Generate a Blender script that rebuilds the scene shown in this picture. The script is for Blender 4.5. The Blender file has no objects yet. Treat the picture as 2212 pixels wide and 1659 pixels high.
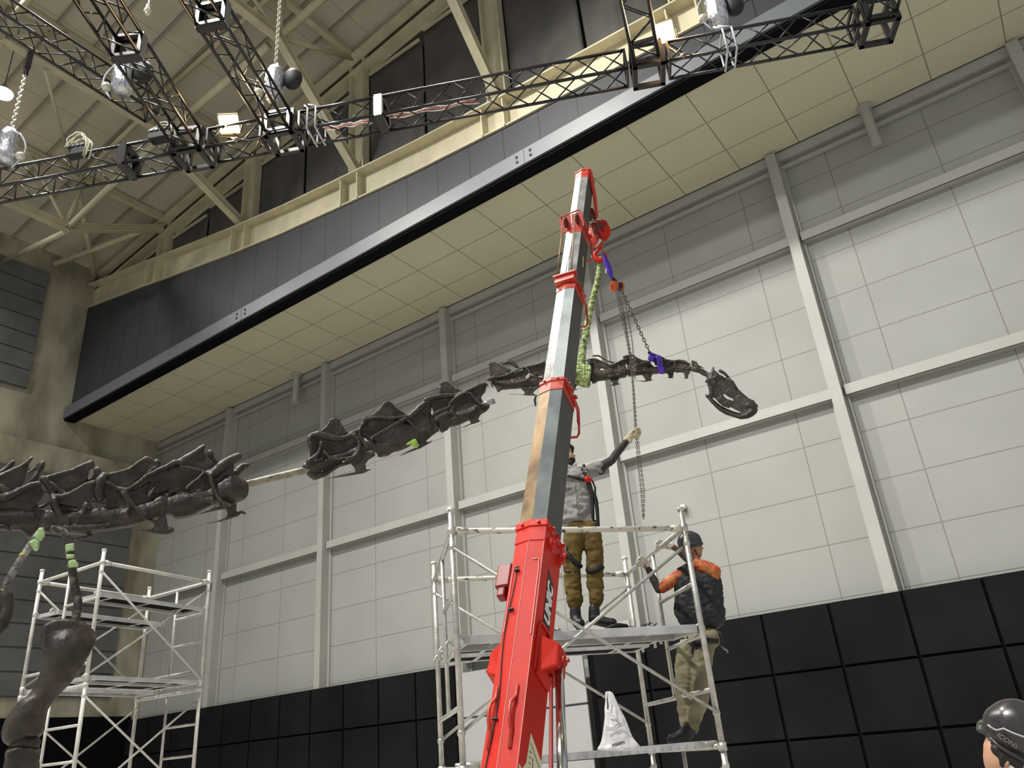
import bpy, bmesh, math, random
from math import radians, sin, cos, pi, sqrt
from mathutils import Vector, Matrix, noise as mnoise
random.seed(7)
V = Vector
scene = bpy.context.scene
COL = scene.collection

# ---------------------------------------------------------------- camera
YAW, PITCH, ROLL = radians(-33.892), radians(25.077), radians(-5.0765)
FPX = 1708.9
CAM = V((0.0, 0.0, 1.6))
_f = V((sin(YAW)*cos(PITCH), cos(YAW)*cos(PITCH), sin(PITCH)))
_r = V((cos(YAW), -sin(YAW), 0.0)); _u = _r.cross(_f)
CR = (_r*cos(ROLL) + _u*sin(ROLL)); CU = (_u*cos(ROLL) - _r*sin(ROLL)); CF = _f
cam_d = bpy.data.cameras.new('camera'); cam_d.sensor_fit = 'HORIZONTAL'; cam_d.sensor_width = 36.0
cam_d.lens = FPX/2212*36.0; cam_d.clip_start = 0.05; cam_d.clip_end = 300
cam = bpy.data.objects.new('camera', cam_d); COL.objects.link(cam)
cam.matrix_world = Matrix(((CR.x, CU.x, -CF.x, CAM.x), (CR.y, CU.y, -CF.y, CAM.y), (CR.z, CU.z, -CF.z, CAM.z), (0, 0, 0, 1)))
scene.camera = cam

# ---------------------------------------------------------------- light and exposure
scene.view_settings.view_transform = 'Standard'; scene.view_settings.look = 'None'
scene.view_settings.exposure = 0.0; scene.view_settings.gamma = 1.0
scene.view_settings.use_curve_mapping = False
scene.cycles.max_bounces = 6; scene.cycles.diffuse_bounces = 3; scene.cycles.glossy_bounces = 3
scene.cycles.sample_clamp_indirect = 6.0; scene.cycles.caustics_reflective = False; scene.cycles.caustics_refractive = False
w = bpy.data.worlds.new('hall_air'); scene.world = w; w.use_nodes = True
w.node_tree.nodes['Background'].inputs[0].default_value = (0.93, 0.95, 1.0, 1); w.node_tree.nodes['Background'].inputs[1].default_value = 0.42

def spot(name, loc, target, energy, color, size, ang, blend=0.6):
    d = bpy.data.lights.new(name, 'SPOT'); d.energy = energy; d.color = color; d.shadow_soft_size = size
    d.spot_size = radians(ang); d.spot_blend = blend
    o = bpy.data.objects.new(name, d); COL.objects.link(o); o.location = loc
    o.rotation_euler = (V(target)-V(loc)).to_track_quat('-Z', 'Y').to_euler(); return o
# high-bay lamps of the hall ceiling
HB = (1.0, 0.98, 0.92)
LAMPS = ((-11, 4.6, 1, 15000, 125), (-21, 4.6, -13, 11500, 125), (-31, 5.0, -25, 4500, 125), (-7, -8.0, -4, 25000, 125))
for x, y, tx, e, an in LAMPS:
    spot('high_bay_light', (x, y, 25.2), (tx, y+9.0, 0), e, HB, 0.7, an, 0.9)

# ---------------------------------------------------------------- helpers
def ray(px, py):
    return CR*(px-1106) + CU*(829.5-py) + CF*FPX
def onX(px, py, x): d = ray(px, py); return CAM + d*((x-CAM.x)/d.x)
def onY(px, py, y): d = ray(px, py); return CAM + d*((y-CAM.y)/d.y)
def onZ(px, py, z): d = ray(px, py); return CAM + d*((z-CAM.z)/d.z)
def onR(px, py, r): d = ray(px, py); return CAM + d*(r/math.hypot(d.x, d.y))

_mats = {}
def mat(name, col, rough=0.6, metal=0.0, var=0.0, vscale=3.0, bump=0.0, bscale=20.0, col2=None, spec=0.5, emit=None, alpha=1.0, stretch=None, lo=0.35, hi=0.65):
    if name in _mats: return _mats[name]
    m = bpy.data.materials.new(name); m.use_nodes = True; nt = m.node_tree; b = nt.nodes['Principled BSDF']
    b.inputs['Base Color'].default_value = (*col, 1); b.inputs['Roughness'].default_value = rough
    b.inputs['Metallic'].default_value = metal; b.inputs['Specular IOR Level'].default_value = spec
    if emit: b.inputs['Emission Color'].default_value = (*emit[0], 1); b.inputs['Emission Strength'].default_value = emit[1]
    if alpha < 1: b.inputs['Alpha'].default_value = alpha
    tc = None
    def coords():
        nonlocal tc
        if tc is None:
            t = nt.nodes.new('ShaderNodeTexCoord'); mp = nt.nodes.new('ShaderNodeMapping')
            nt.links.new(t.outputs['Object'], mp.inputs[0])
            if stretch: mp.inputs['Scale'].default_value = stretch
            tc = mp
        return tc.outputs[0]
    if var > 0 or col2:
        n = nt.nodes.new('ShaderNodeTexNoise'); n.inputs['Scale'].default_value = vscale; n.inputs['Detail'].default_value = 5
        nt.links.new(coords(), n.inputs['Vector'])
        r = nt.nodes.new('ShaderNodeValToRGB'); nt.links.new(n.outputs['Fac'], r.inputs[0])
        c2 = col2 if col2 else tuple(min(1, c*(1+var)) for c in col); c1 = col if col2 else tuple(c*(1-var) for c in col)
        r.color_ramp.elements[0].position = lo; r.color_ramp.elements[1].position = hi
        r.color_ramp.elements[0].color = (*c1, 1); r.color_ramp.elements[1].color = (*c2, 1)
        nt.links.new(r.outputs[0], b.inputs['Base Color'])
    if bump > 0:
        n = nt.nodes.new('ShaderNodeTexNoise'); n.inputs['Scale'].default_value = bscale; n.inputs['Detail'].default_value = 4
        nt.links.new(coords(), n.inputs['Vector'])
        bp = nt.nodes.new('ShaderNodeBump'); bp.inputs['Strength'].default_value = bump; bp.inputs['Distance'].default_value = 0.02
        nt.links.new(n.outputs['Fac'], bp.inputs['Height']); nt.links.new(bp.outputs[0], b.inputs['Normal'])
    _mats[name] = m; return m

def grid_mat(name, col, seam, axes, rough=0.7, var=0.06, vscale=0.6, sw=0.012, spec=0.3):
    """panel wall: thin darker joints every `step` metres from `phase` along object axes, mottled"""
    m = bpy.data.materials.new(name); m.use_nodes = True; nt = m.node_tree; b = nt.nodes['Principled BSDF']
    b.inputs['Roughness'].default_value = rough; b.inputs['Specular IOR Level'].default_value = spec
    t = nt.nodes.new('ShaderNodeTexCoord'); s = nt.nodes.new('ShaderNodeSeparateXYZ'); nt.links.new(t.outputs['Object'], s.inputs[0])
    def mth(op, a, c=None):
        n = nt.nodes.new('ShaderNodeMath'); n.operation = op
        for i, q in enumerate((a, c)):
            if q is None: continue
            if isinstance(q, (int, float)): n.inputs[i].default_value = q
            else: nt.links.new(q, n.inputs[i])
        return n.outputs[0]
    tot = None
    for ax, step, phase in axes:
        v = mth('SUBTRACT', s.outputs[ax], phase); v = mth('DIVIDE', v, step); v = mth('ADD', v, 0.5)
        v = mth('FRACT', v); v = mth('SUBTRACT', v, 0.5); v = mth('ABSOLUTE', v); v = mth('MULTIPLY', v, step)
        v = mth('LESS_THAN', v, sw)
        tot = v if tot is None else mth('MAXIMUM', tot, v)
    n = nt.nodes.new('ShaderNodeTexNoise'); n.inputs['Scale'].default_value = vscale; n.inputs['Detail'].default_value = 6
    nt.links.new(t.outputs['Object'], n.inputs['Vector'])
    r = nt.nodes.new('ShaderNodeValToRGB'); nt.links.new(n.outputs['Fac'], r.inputs[0])
    r.color_ramp.elements[0].position = 0.3; r.color_ramp.elements[1].position = 0.7
    r.color_ramp.elements[0].color = (*[c*(1-var) for c in col], 1); r.color_ramp.elements[1].color = (*[c*(1+var) for c in col], 1)
    mx = nt.nodes.new('ShaderNodeMix'); mx.data_type = 'RGBA'; nt.links.new(tot, mx.inputs[0])
    nt.links.new(r.outputs[0], mx.inputs[6]); mx.inputs[7].default_value = (*seam, 1); nt.links.new(mx.outputs[2], b.inputs['Base Color'])
    return m

class MB:
    def __init__(s): s.v = []; s.f = []
    def add(s, vs, fs):
        n = len(s.v); s.v += [tuple(q) for q in vs]; s.f += [tuple(i+n for i in f) for f in fs]; return s
    def box(s, c, d, R=None):
        c = V(c); vs = []
        for x in (-.5, .5):
            for y in (-.5, .5):
                for z in (-.5, .5):
                    q = V((x*d[0], y*d[1], z*d[2])); vs.append(c + (R @ q if R else q))
        return s.add(vs, [(0, 1, 3, 2), (4, 6, 7, 5), (0, 4, 5, 1), (2, 3, 7, 6), (0, 2, 6, 4), (1, 5, 7, 3)])
    def bar(s, a, b, w_, h, up=(0, 0, 1)):
        a = V(a); b = V(b); d = b-a; L = d.length
        if L < 1e-6: return s
        R = frame(d, up); return s.box((a+b)/2, (w_, h, L), R)
    def tube(s, a, b, r, n=8, r2=None, cap=True):
        return s.path([V(a), V(b)], [r, r if r2 is None else r2], n, cap)
    def path(s, P, r, n=8, cap=True, closed=False):
        P = [V(p) for p in P]; N = len(P)
        if not isinstance(r, (list, tuple)): r = [r]*N
        up = None; rings = []; base = len(s.v)
        for i, p in enumerate(P):
            t = (P[(i+1) % N]-P[i-1]) if closed else (P[min(i+1, N-1)]-P[max(i-1, 0)])
            if t.length < 1e-9: t = V((0, 0, 1))
            t.normalize()
            if up is None: up = V((0, 0, 1)) if abs(t.z) < .9 else V((1, 0, 0))
            x = up.cross(t); 
            if x.length < 1e-6: x = V((1, 0, 0)).cross(t)
            x.normalize(); y = t.cross(x); up = y
            for k in range(n):
                a = 2*pi*k/n; s.v.append(tuple(p + x*(cos(a)*r[i]) + y*(sin(a)*r[i])))
        m = N if closed else N-1
        for i in range(m):
            for k in range(n):
                a = base+i*n+k; b = base+i*n+(k+1) % n; j = ((i+1) % N)
                s.f.append((a, b, base+j*n+(k+1) % n, base+j*n+k))
        if cap and not closed:
            s.f.append(tuple(base+k for k in reversed(range(n)))); s.f.append(tuple(base+(N-1)*n+k for k in range(n)))
        return s
    def prism(s, pts, off):
        """closed polygon pts (3D) pushed by vector off"""
        n = len(pts); pts = [V(p) for p in pts]; off = V(off)
        return s.add(pts+[p+off for p in pts], [tuple(reversed(range(n))), tuple(range(n, 2*n))]+[(i, (i+1) % n, n+(i+1) % n, n+i) for i in range(n)])
    def ball(s, c, r, seg=10, rings=7, R=None):
        c = V(c); rr = r if isinstance(r, (tuple, list)) else (r, r, r); vs = []; fs = []
        def q(v): v = V((v[0]*rr[0], v[1]*rr[1], v[2]*rr[2])); return c + (R @ v if R else v)
        vs.append(q((0, 0, 1)))
        for i in range(1, rings):
            t = pi*i/rings
            for k in range(seg): vs.append(q((sin(t)*cos(2*pi*k/seg), sin(t)*sin(2*pi*k/seg), cos(t))))
        vs.append(q((0, 0, -1)))
        for k in range(seg): fs.append((0, 1+k, 1+(k+1) % seg))
        for i in range(rings-2):
            for k in range(seg): fs.append((1+i*seg+k, 1+(i+1)*seg+k, 1+(i+1)*seg+(k+1) % seg, 1+i*seg+(k+1) % seg))
        o = 1+(rings-2)*seg
        for k in range(seg): fs.append((o+k, len(vs)-1, o+(k+1) % seg))
        return s.add(vs, fs)
    def build(s, name, m=None, parent=None, smooth=False, label=None, cat=None, group=None, kind=None, bevel=0, origin=None):
        me = bpy.data.meshes.new(name)
        o0 = V(origin) if origin is not None else V((0, 0, 0))
        me.from_pydata([V(q)-o0 for q in s.v], [], s.f); me.validate()
        bm = bmesh.new(); bm.from_mesh(me); bmesh.ops.recalc_face_normals(bm, faces=bm.faces); bm.to_mesh(me); bm.free()
        if smooth:
            for p in me.polygons: p.use_smooth = True
        if m: me.materials.append(m)
        o = bpy.data.objects.new(name, me); COL.objects.link(o); o.location = o0
        if parent: o.parent = parent; o.location = o0 - wloc(parent)
        if bevel:
            bv = o.modifiers.new('b', 'BEVEL'); bv.width = bevel; bv.segments = 2; bv.limit_method = 'ANGLE'
        return tag(o, label, cat, group, kind)

def wloc(o):
    l = V(o.location)
    while o.parent: o = o.parent; l += V(o.location)
    return l
def frame(d, up=(0, 0, 1)):
    z = V(d).normalized(); up = V(up)
    x = up.cross(z)
    if x.length < 1e-4: x = V((1, 0, 0)).cross(z)
    if x.length < 1e-4: x = V((0, 1, 0)).cross(z)
    x.normalize(); y = z.cross(x)
    return Matrix((x, y, z)).transposed()

def tag(o, label=None, cat=None, group=None, kind=None):
    if label: o['label'] = label
    if cat: o['category'] = cat
    if group: o['group'] = group
    if kind: o['kind'] = kind
    return o
def empty(name, loc, label=None, cat=None, group=None):
    o = bpy.data.objects.new(name, None); COL.objects.link(o); o.location = loc; o.empty_display_size = 0.1
    return tag(o, label, cat, group)

# ---------------------------------------------------------------- materials
M_WALL = grid_mat('wall_panel_paint', (0.355, 0.357, 0.335), (0.21, 0.21, 0.19), ((0, 2.58, -2.2), (2, 1.28, 4.37)), sw=0.013, var=0.05)
M_TRIM = mat('wall_trim_paint', (0.42, 0.42, 0.385), 0.55, var=0.05, vscale=1.0)
M_SOFFIT = grid_mat('soffit_tile', (0.60, 0.565, 0.41), (0.26, 0.245, 0.17), ((0, 1.8, -0.93), (1, 1.43, 17.6)), sw=0.016, var=0.03, rough=0.85)
M_CREAM = mat('cream_steel_paint', (0.60, 0.545, 0.375), 0.55, var=0.10, vscale=1.4)
M_ROOF = mat('roof_board', (0.56, 0.515, 0.405), 0.9, var=0.06, vscale=0.7)
M_PURL = mat('purlin_paint', (0.33, 0.29, 0.21), 0.8)  # purlins in an even brown, darker than the roof boards
M_DARKP = grid_mat('charcoal_fascia', (0.040, 0.042, 0.047), (0.012, 0.012, 0.014), ((0, 1.32, -15.43),), sw=0.018, rough=0.55, var=0.12, vscale=0.5)
M_GREYSTEEL = mat('grey_steel_paint', (0.125, 0.135, 0.148), 0.45, var=0.06, vscale=0.8)
M_BLACK = mat('matt_black_paint', (0.004, 0.004, 0.005), 0.8, spec=.08)
M_BPAN = mat('black_felt_board', (0.0085, 0.0085, 0.0092), 0.8, var=0.35, vscale=0.45, spec=.12)
M_CONC = mat('stained_concrete', (0.24, 0.21, 0.145), 0.85, col2=(0.46, 0.43, 0.32), vscale=0.9, bump=0.15, bscale=9, stretch=(1, 1, 0.4))
M_SLAT = mat('dark_acoustic_board', (0.13, 0.133, 0.13), 0.8, var=0.15, vscale=0.8)
M_CURT = mat('blackout_cloth', (0.085, 0.081, 0.074), 0.55, var=0.25, vscale=0.8)
M_FLOOR = mat('grey_floor', (0.5, 0.48, 0.44), 0.6, var=0.1)

# ---------------------------------------------------------------- the hall
YW = 20.4
zr = lambda x: 29.4 + 0.12*x
XL, XR, YB = -35.1, 9.0, -12.0
MB().box(((XL+XR)/2, (YB+21)/2, -0.1), (XR-XL+2, 21-YB+1, 0.2)).build('floor', M_FLOOR, kind='structure')
MB().box(((XL+XR)/2, YW+0.15, 9.0), (XR-XL, 0.3, 18.0)).build('wall_right', M_WALL, kind='structure')
# left concrete end wall with a small ledge at z 15.4
MB().box((-34.75, 4.2, 7.7), (0.7, 32.6, 15.4)).box((-35.4, 4.2, 20.6), (0.6, 32.6, 10.4)).build('wall_left', M_CONC, kind='structure')
# soffit and its edge
MB().box(((XL+XR)/2, 18.1, 17.2), (XR-XL, 4.1, 0.2)).build('ceiling', M_SOFFIT, kind='structure')
MB().box(((XL+XR)/2, 20.33, 16.95), (XR-XL, 0.24, 0.3)).box(((XL+XR)/2, 20.27, 16.55), (XR-XL, 0.12, 0.07)).build('trim_1', M_TRIM, kind='structure')
# black recess under the balcony beam, grey steel edge beam
MB().box(((XL+XR)/2, 15.83, 17.02), (XR-XL, 0.46, 0.12)).build('trim_2', M_BLACK, kind='structure')
g = MB().box(((XL+XR)/2, 15.58, 17.32), (XR-XL, 0.12, 0.53)).box(((XL+XR)/2, 15.72, 17.56), (XR-XL, 0.2, 0.05))
g.build('trim_3', M_GREYSTEEL, kind='structure')
gb = MB()
for bx in (-22.3, -9.3):
    gb.box((bx, 15.52, 17.32), (0.02, 0.01, 0.53))
    for sx in (-0.26, 0.22):
        for sz in (17.24, 17.42): gb.tube((bx+sx, 15.52, sz), (bx+sx, 15.49, sz), 0.045, 8)
gb.build('trim_4', mat('bolt_dark', (0.05, 0.05, 0.055), 0.5, 0.6), kind='structure')
# curved top of the dark fascia / cream clerestory sill beam
CB = [(-36, 23.3), (-34.9, 22.95), (-29.87, 22.0), (-28.1, 21.63), (-23.65, 20.75), (-20.4, 20.2), (-17.2, 19.78), (-13.65, 19.36), (-9.84, 19.03), (-6.6, 18.82), (-4, 18.66), (-2.7, 18.58), (4, 18.3), (9, 18.2)]
def cb(x):
    for (a, za), (b, zb) in zip(CB, CB[1:]):
        if a <= x <= b: return za+(zb-za)*(x-a)/(b-a)
    return CB[-1][1] if x > 0 else CB[0][1]
HB_ = lambda x: 1.22 - 0.006*(x+17)     # height of the cream beam
xs = [XL+(XR-XL)*i/60 for i in range(61)]
f = MB()
for a, b in zip(xs, xs[1:]):
    f.add([(a, 15.8, 17.3), (b, 15.8, 17.3), (b, 15.8, cb(b)), (a, 15.8, cb(a)), (a, 16.0, 17.3), (b, 16.0, 17.3), (b, 16.0, cb(b)), (a, 16.0, cb(a))],
          [(0, 1, 2, 3), (7, 6, 5, 4), (3, 2, 6, 7), (0, 4, 5, 1)])
f.build('wall_balcony_front', M_DARKP, kind='structure')
f = MB()
def strip(f, y0, y1, zl, zh):
    for a, b in zip(xs, xs[1:]):
        f.add([(a, y0, zl(a)), (b, y0, zl(b)), (b, y0, zh(b)), (a, y0, zh(a)), (a, y1, zl(a)), (b, y1, zl(b)), (b, y1, zh(b)), (a, y1, zh(a))],
              [(0, 1, 2, 3), (7, 6, 5, 4), (3, 2, 6, 7), (0, 4, 5, 1)])
strip(f, 15.72, 16.3, lambda x: cb(x), lambda x: cb(x)+0.05)
strip(f, 16.0, 16.06, lambda x: cb(x), lambda x: cb(x)+HB_(x))
strip(f, 15.62, 16.4, lambda x: cb(x)+HB_(x)-0.06, lambda x: cb(x)+HB_(x))
COLX = (-29.5, -23.2, -16.8, -10.4, -4.0, 2.4)
for cx_ in COLX:
    for dx in (-0.42, 0.42):
        z0 = cb(cx_+dx); f.box((cx_+dx, 15.86, z0+HB_(cx_)/2), (0.05, 0.36, HB_(cx_)-0.04))
f.build('trim_5', M_CREAM, kind='structure')
# clerestory columns
for k, cx_ in enumerate(COLX):
    z0 = cb(cx_)+HB_(cx_); z1 = zr(cx_)
    MB().box((cx_-0.35, 16.2, (z0+z1)/2), (0.06, 0.34, z1-z0)).box((cx_+0.35, 16.2, (z0+z1)/2), (0.06, 0.34, z1-z0)).box((cx_, 16.28, (z0+z1)/2), (0.7, 0.06, z1-z0)).build('trim_%d' % (6+k), M_CREAM, kind='structure')
# wall above window heads, sloping edge beams
f = MB()
strip(f, 16.42, 16.5, lambda x: zr(x)-1.15, lambda x: zr(x)+0.1)
strip(f, 16.0, 16.42, lambda x: zr(x)-1.05, lambda x: zr(x)-0.95)
strip(f, 15.9, 15.96, lambda x: zr(x)-0.55, lambda x: zr(x)-0.12)
strip(f, 15.7, 16.1, lambda x: zr(x)-0.58, lambda x: zr(x)-0.52)
f.build('trim_12', M_CREAM, kind='structure')
# roof deck with purlins and board joints
f = MB(); strip(f, YB, 16.6, lambda x: zr(x), lambda x: zr(x)+0.15); f.build('roof', M_ROOF, kind='structure')
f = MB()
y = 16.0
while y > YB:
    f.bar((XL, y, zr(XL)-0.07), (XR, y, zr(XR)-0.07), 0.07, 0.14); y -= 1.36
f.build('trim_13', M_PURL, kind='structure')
f = MB(); x = XL+0.9
while x < XR:
    f.bar((x, YB, zr(x)-0.004), (x, 16, zr(x)-0.004), 0.025, 0.02); x += 1.83
f.build('trim_14', mat('roof_joint', (0.5, 0.43, 0.3), 0.9), kind='structure')

# pilasters and rails of the grey wall
PX = [-35.7, -29.3, -22.9, -16.45, -10.25, -3.72, 2.62, 9.0]
f = MB()
for px_ in PX[1:-1]:
    f.box((px_+0.14, 20.18, 8.5), (0.28, 0.42, 17.0)).box((px_+0.14, 20.36, 8.5), (0.46, 0.06, 17.0))
f.build('trim_15', M_TRIM, kind='structure')
f = MB()
for a, b in zip(PX, PX[1:]):
    x0, x1 = max(a+0.33, -34.35), b-0.02
    for zc in (14.05, 9.32, 4.72):
        if zc < 5: continue
        f.box(((x0+x1)/2, 20.16, zc), (x1-x0, 0.06, 0.27)).box(((x0+x1)/2, 20.28, zc+0.12), (x1-x0, 0.24, 0.03)).box(((x0+x1)/2, 20.28, zc-0.12), (x1-x0, 0.24, 0.03))
f.box(((-17.0+-10.2)/2, 20.16, 4.5), (6.5, 0.1, 0.42))
f.build('trim_16', M_TRIM, kind='structure')
# black lower boards, an uncovered bay between two of them
f = MB(); x = -6.63 + 1.63*10
while x > -34.5:
    x0 = x-1.63
    if not (x0 < -11.9 and x > -16.3):
        for z0, z1 in ((2.86, 4.24), (1.44, 2.80), (0.02, 1.38)):
            f.box(((x+x0)/2, 19.9, (z0+z1)/2), (1.56, 0.05, z1-z0))
    x = x0
f.build('trim_17', M_BPAN, kind='structure')
f = MB()
for a, b in ((-34.4, -16.4), (-11.7, XR)):
    f.box(((a+b)/2, 19.97, 2.12), (b-a, 0.06, 4.25))
f.build('trim_18', M_BLACK, kind='structure')
f = MB(); f.box((-34.35, 4.0, 2.2), (0.1, 32, 4.4)); f.build('trim_19', M_BLACK, kind='structure')
# light door in the uncovered bay
f = MB().box((-14.1, 19.95, 2.0), (4.5, 0.06, 4.0)); f.build('door_1', grid_mat('door_paint', (0.42, 0.42, 0.42), (0.04, 0.04, 0.05), ((0, 4.5, -16.3), (2, 1.35, 0.02)), sw=0.03), kind='structure')
# dark acoustic boards on the concrete end wall
def boards(z0, n, step, y1, lab, xw):
    f = MB()
    for k in range(n):
        zc = z0+step*(k+0.5)
        R = Matrix.Rotation(radians(3.5), 3, 'Y')
        f.box((xw+0.10, (y1-12)/2, zc), (0.06, y1+12, step-0.07), R)
        f.box((xw+0.03, (y1-12)/2, z0+step*k), (0.10, y1+12, 0.03))
    f.box((xw+0.02, (y1-12)/2, z0+n*step/2), (0.04, y1+11.9, n*step), None)
    return f.build('acoustic_panel', M_SLAT, label=lab, cat='wall panel')
boards(17.95, 7, 0.86, 13.75, 'upper stack of dark grey acoustic boards on the concrete end wall', -35.08)
boards(5.15, 10, 0.9, 18.95, 'lower stack of dark grey acoustic boards behind the white scaffold tower', -34.38)
# blackout curtains in the clerestory
random.seed(3)
def curtain(x0, x1, zt, lab, lift=None):
    f = MB(); nx, nz = 26, 14; W = x1-x0
    for j in range(nz+1):
        for i in range(nx+1):
            x = x0+W*i/nx; zb = cb(x)+HB_(x)-0.15
            if lift and x > lift[0]: zb += (x-lift[0])/(x1-lift[0])*lift[1]
            z = zt+(zb-zt)*j/nz
            y = 16.36 + 0.05*mnoise.noise(V((x*1.1, z*0.35, x0))) + 0.035*(j/nz)*sin(x*5.3+mnoise.noise(V((x, 3, 1)))*3)
            f.v.append((x, y, z))
    for j in range(nz):
        for i in range(nx):
            a = j*(nx+1)+i; f.f.append((a, a+1, a+nx+2, a+nx+1))
    o = f.build('blackout_curtain', M_CURT, smooth=True, label=lab, cat='curtain', group='blackout curtains in the clerestory')
    sd = o.modifiers.new('s', 'SOLIDIFY'); sd.thickness = 0.01
    MB().box(((x0+x1)/2, 16.26, zt+0.03), (W-0.1, 0.09, 0.09)).build('headrail', M_CREAM, parent=o)
cl = ['in the leftmost clerestory bay, left of its seam', 'in the leftmost clerestory bay, beside the slanted brace foot', 'below the left floodlight', 'below the silver hoist, ending at the brace foot',
      'left of the black seam above the white truss coupler', 'right of the black seam, cut by a slanted brace', 'wide and creased, right of the middle column', 'with a bright gap of daylight at its lower corner',
      'behind the right floodlight', 'behind the right silver hoist', 'near the right end', 'rightmost']
i = 0
for a, b in zip(COLX, COLX[1:]):
    x0, x1 = a+0.45, b-0.45; mid = (x0+x1)/2
    for (u, v_) in ((x0, mid-0.05), (mid+0.05, x1)):
        zt = zr(-29.4)-1.5 + 0.12*(u+29.15)
        curtain(u, v_, zt, 'dark grey blackout curtain '+cl[i], lift=(u+(v_-u)*0.35, 0.45) if i == 7 else None); i += 1
MB().box((-13, 16.48, 23.0), (40, 0.04, 8)).build('window_1', mat('night_glass', (0.02, 0.022, 0.025), 0.15), kind='structure')
MB().box((-5.6, 16.44, 20.2), (1.6, 0.02, 0.5)).build('window_2', mat('daylit_pane', (0.8, 0.85, 0.9), 0.3, emit=((0.85, 0.93, 1.0), 6.0)), kind='structure')
# short drain pipes below the soffit
def pipe(a, lab):
    d = V((0.0, -0.05, -1.25)); b = V(a)
    MB().tube(b, b+d, 0.13, 14).tube(b+V((0, 0, -0.02)), b+V((0, 0, 0.08)), 0.2, 14).build('downpipe', M_TRIM, label=lab, cat='pipe', smooth=False)
pipe(onY(1868, 236, 19.95), 'short grey pipe stub hanging under the beige soffit, right of centre wall')
pipe(onY(641, 812, 19.95), 'short grey pipe stub hanging under the beige soffit at the far left')

# ================================================================ roof trusses
def truss_roof(x, zl, yb, pts, lab, webs):
    r = empty('roof_truss', (x, 10, zl), lab, 'roof truss', 'cream roof trusses')
    f = MB(); P = [V((x, y, z)) for y, z in pts]
    for a, b in zip(P, P[1:]):
        d = (b-a).normalized(); n = V((0, -d.z, d.y))
        f.bar(a, b, 0.05, 0.26, n)
        for s in (-0.14, 0.14): f.bar(a+n*s, b+n*s, 0.30, 0.03, n)
    f.build('bottom_chord', M_CREAM, r)
    f = MB(); zt = zr(x)-0.28
    f.bar((x, YB, zt), (x, 16.1, zt), 0.06, 0.34); f.box((x, (YB+16)/2, zt-0.17), (0.24, 16-YB, 0.03)); f.build('top_chord', M_CREAM, r)
    for a, b, rad in webs:
        MB().tube((x, *a), (x, *b), rad, 10).build('web_tube', M_CREAM, r, smooth=True)
    return r
truss_roof(-23.4, 24.55, 0, [(YB, 24.55), (12.1, 24.55), (13.4, 23.5), (16.05, 22.25)], 'cream roof truss whose brace foot lands between the two leftmost floodlit bays',
           [((6.4, 24.5), (8.2, 26.4), .07), ((12.1, 24.5), (9.8, 26.4), .09), ((12.1, 24.5), (14.6, 26.4), .07), ((0.5, 24.5), (3.5, 26.4), .07), ((6.4, 24.5), (3.5, 26.4), .07), ((0.5, 24.5), (-2.5, 26.4), .07)])
truss_roof(-16.85, 25.0, 0, [(YB, 25.0), (12.4, 25.0), (16.1, 21.45)], 'cream roof truss with its brace foot left of the white truss coupler',
           [((12.4, 25.0), (15.9, 26.9), .10), ((12.4, 25.0), (9.6, 27.1), .07), ((6.0, 25.0), (9.6, 27.1), .07), ((6.0, 25.0), (2.8, 27.1), .07), ((12.4, 25.0), (12.5, 27.2), .09)])
truss_roof(-10.4, 25.5, 0, [(YB, 25.6), (12.4, 25.5), (16.15, 20.75)], 'cream roof truss whose brace foot sits behind the middle of the lighting truss',
           [((12.4, 25.5), (15.9, 27.6), .10), ((12.4, 25.5), (9.6, 27.9), .07), ((6.0, 25.5), (9.6, 27.9), .07)])
truss_roof(-29.4, 22.8, 0, [(YB, 22.85), (11.9, 22.8), (16.0, 25.0)], 'leftmost cream roof truss above the left end of the lighting truss',
           [((11.8, 22.9), (9.9, 25.5), .07), ((11.8, 22.8), (12.2, 25.5), .09), ((5.8, 22.8), (8.6, 25.4), .07), ((5.8, 22.8), (2.8, 25.4), .07)])
truss_roof(-4.0, 26.2, 0, [(YB, 26.2), (12.4, 26.2), (16.15, 20.2)], 'cream roof truss behind the right floodlight', [((12.4, 26.2), (15.9, 28.4), .10)])
def strut(a, b, r, lab, grp='cream roof struts'):
    o = MB().tube(a, b, r, 14).build('roof_strut', M_CREAM, smooth=True, label=lab, cat='strut', group=grp)
    return o
N30, N24, N17, N10 = V((-29.4, 11.9, 22.8)), V((-23.4, 12.15, 24.35)), V((-16.85, 12.4, 25.0)), V((-10.4, 12.4, 25.5))
strut(N30+V((.2, 0, 0)), N24-V((.15, 0, .1)), .13, 'round cream strut rising right from the leftmost truss node')
strut(N24+V((.15, 0, -.1)), N17-V((.5, 0.05, .1)), .15, 'thick round cream strut above the left floodlight')
strut(N17+V((.3, 0, 0)), N10-V((.2, 0, 0)), .15, 'round cream strut leaving the picture top beside the hoist chain')
strut(V((-34.7, 11.75, 23.6)), N30-V((.2, 0, .1)), .11, 'round cream strut from the concrete wall to the leftmost truss node')
strut(V((-34.9, 15.85, 24.45)), V((-29.5, 12.1, 24.9)), .12, 'cream strut running down into the corner of concrete wall and black fascia')
strut(V((-34.7, 13.8, 24.4)), V((-29.4, 15.6, 24.95)), .13, 'long cream tie below the box girder at the far left')
strut(V((-23.4, 6.3, 24.5)), V((-17.0, 6.1, 25.0)), .13, 'round cream strut crossing the top left corner')
strut(V((-29.4, 6.2, 22.9)), V((-23.5, 6.4, 24.4)), .13, 'round cream strut behind the upper left lighting truss')
strut(V((-23.3, 11.95, 26.3)), V((-16.9, 12.1, 26.95)), .10, 'slim cream strut just under the roof boards above the left floodlight')
strut(V((-29.4, 12.0, 25.5)), V((-23.5, 12.0, 26.2)), .10, 'slim cream strut just under the roof boards behind the junction boxes')
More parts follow.
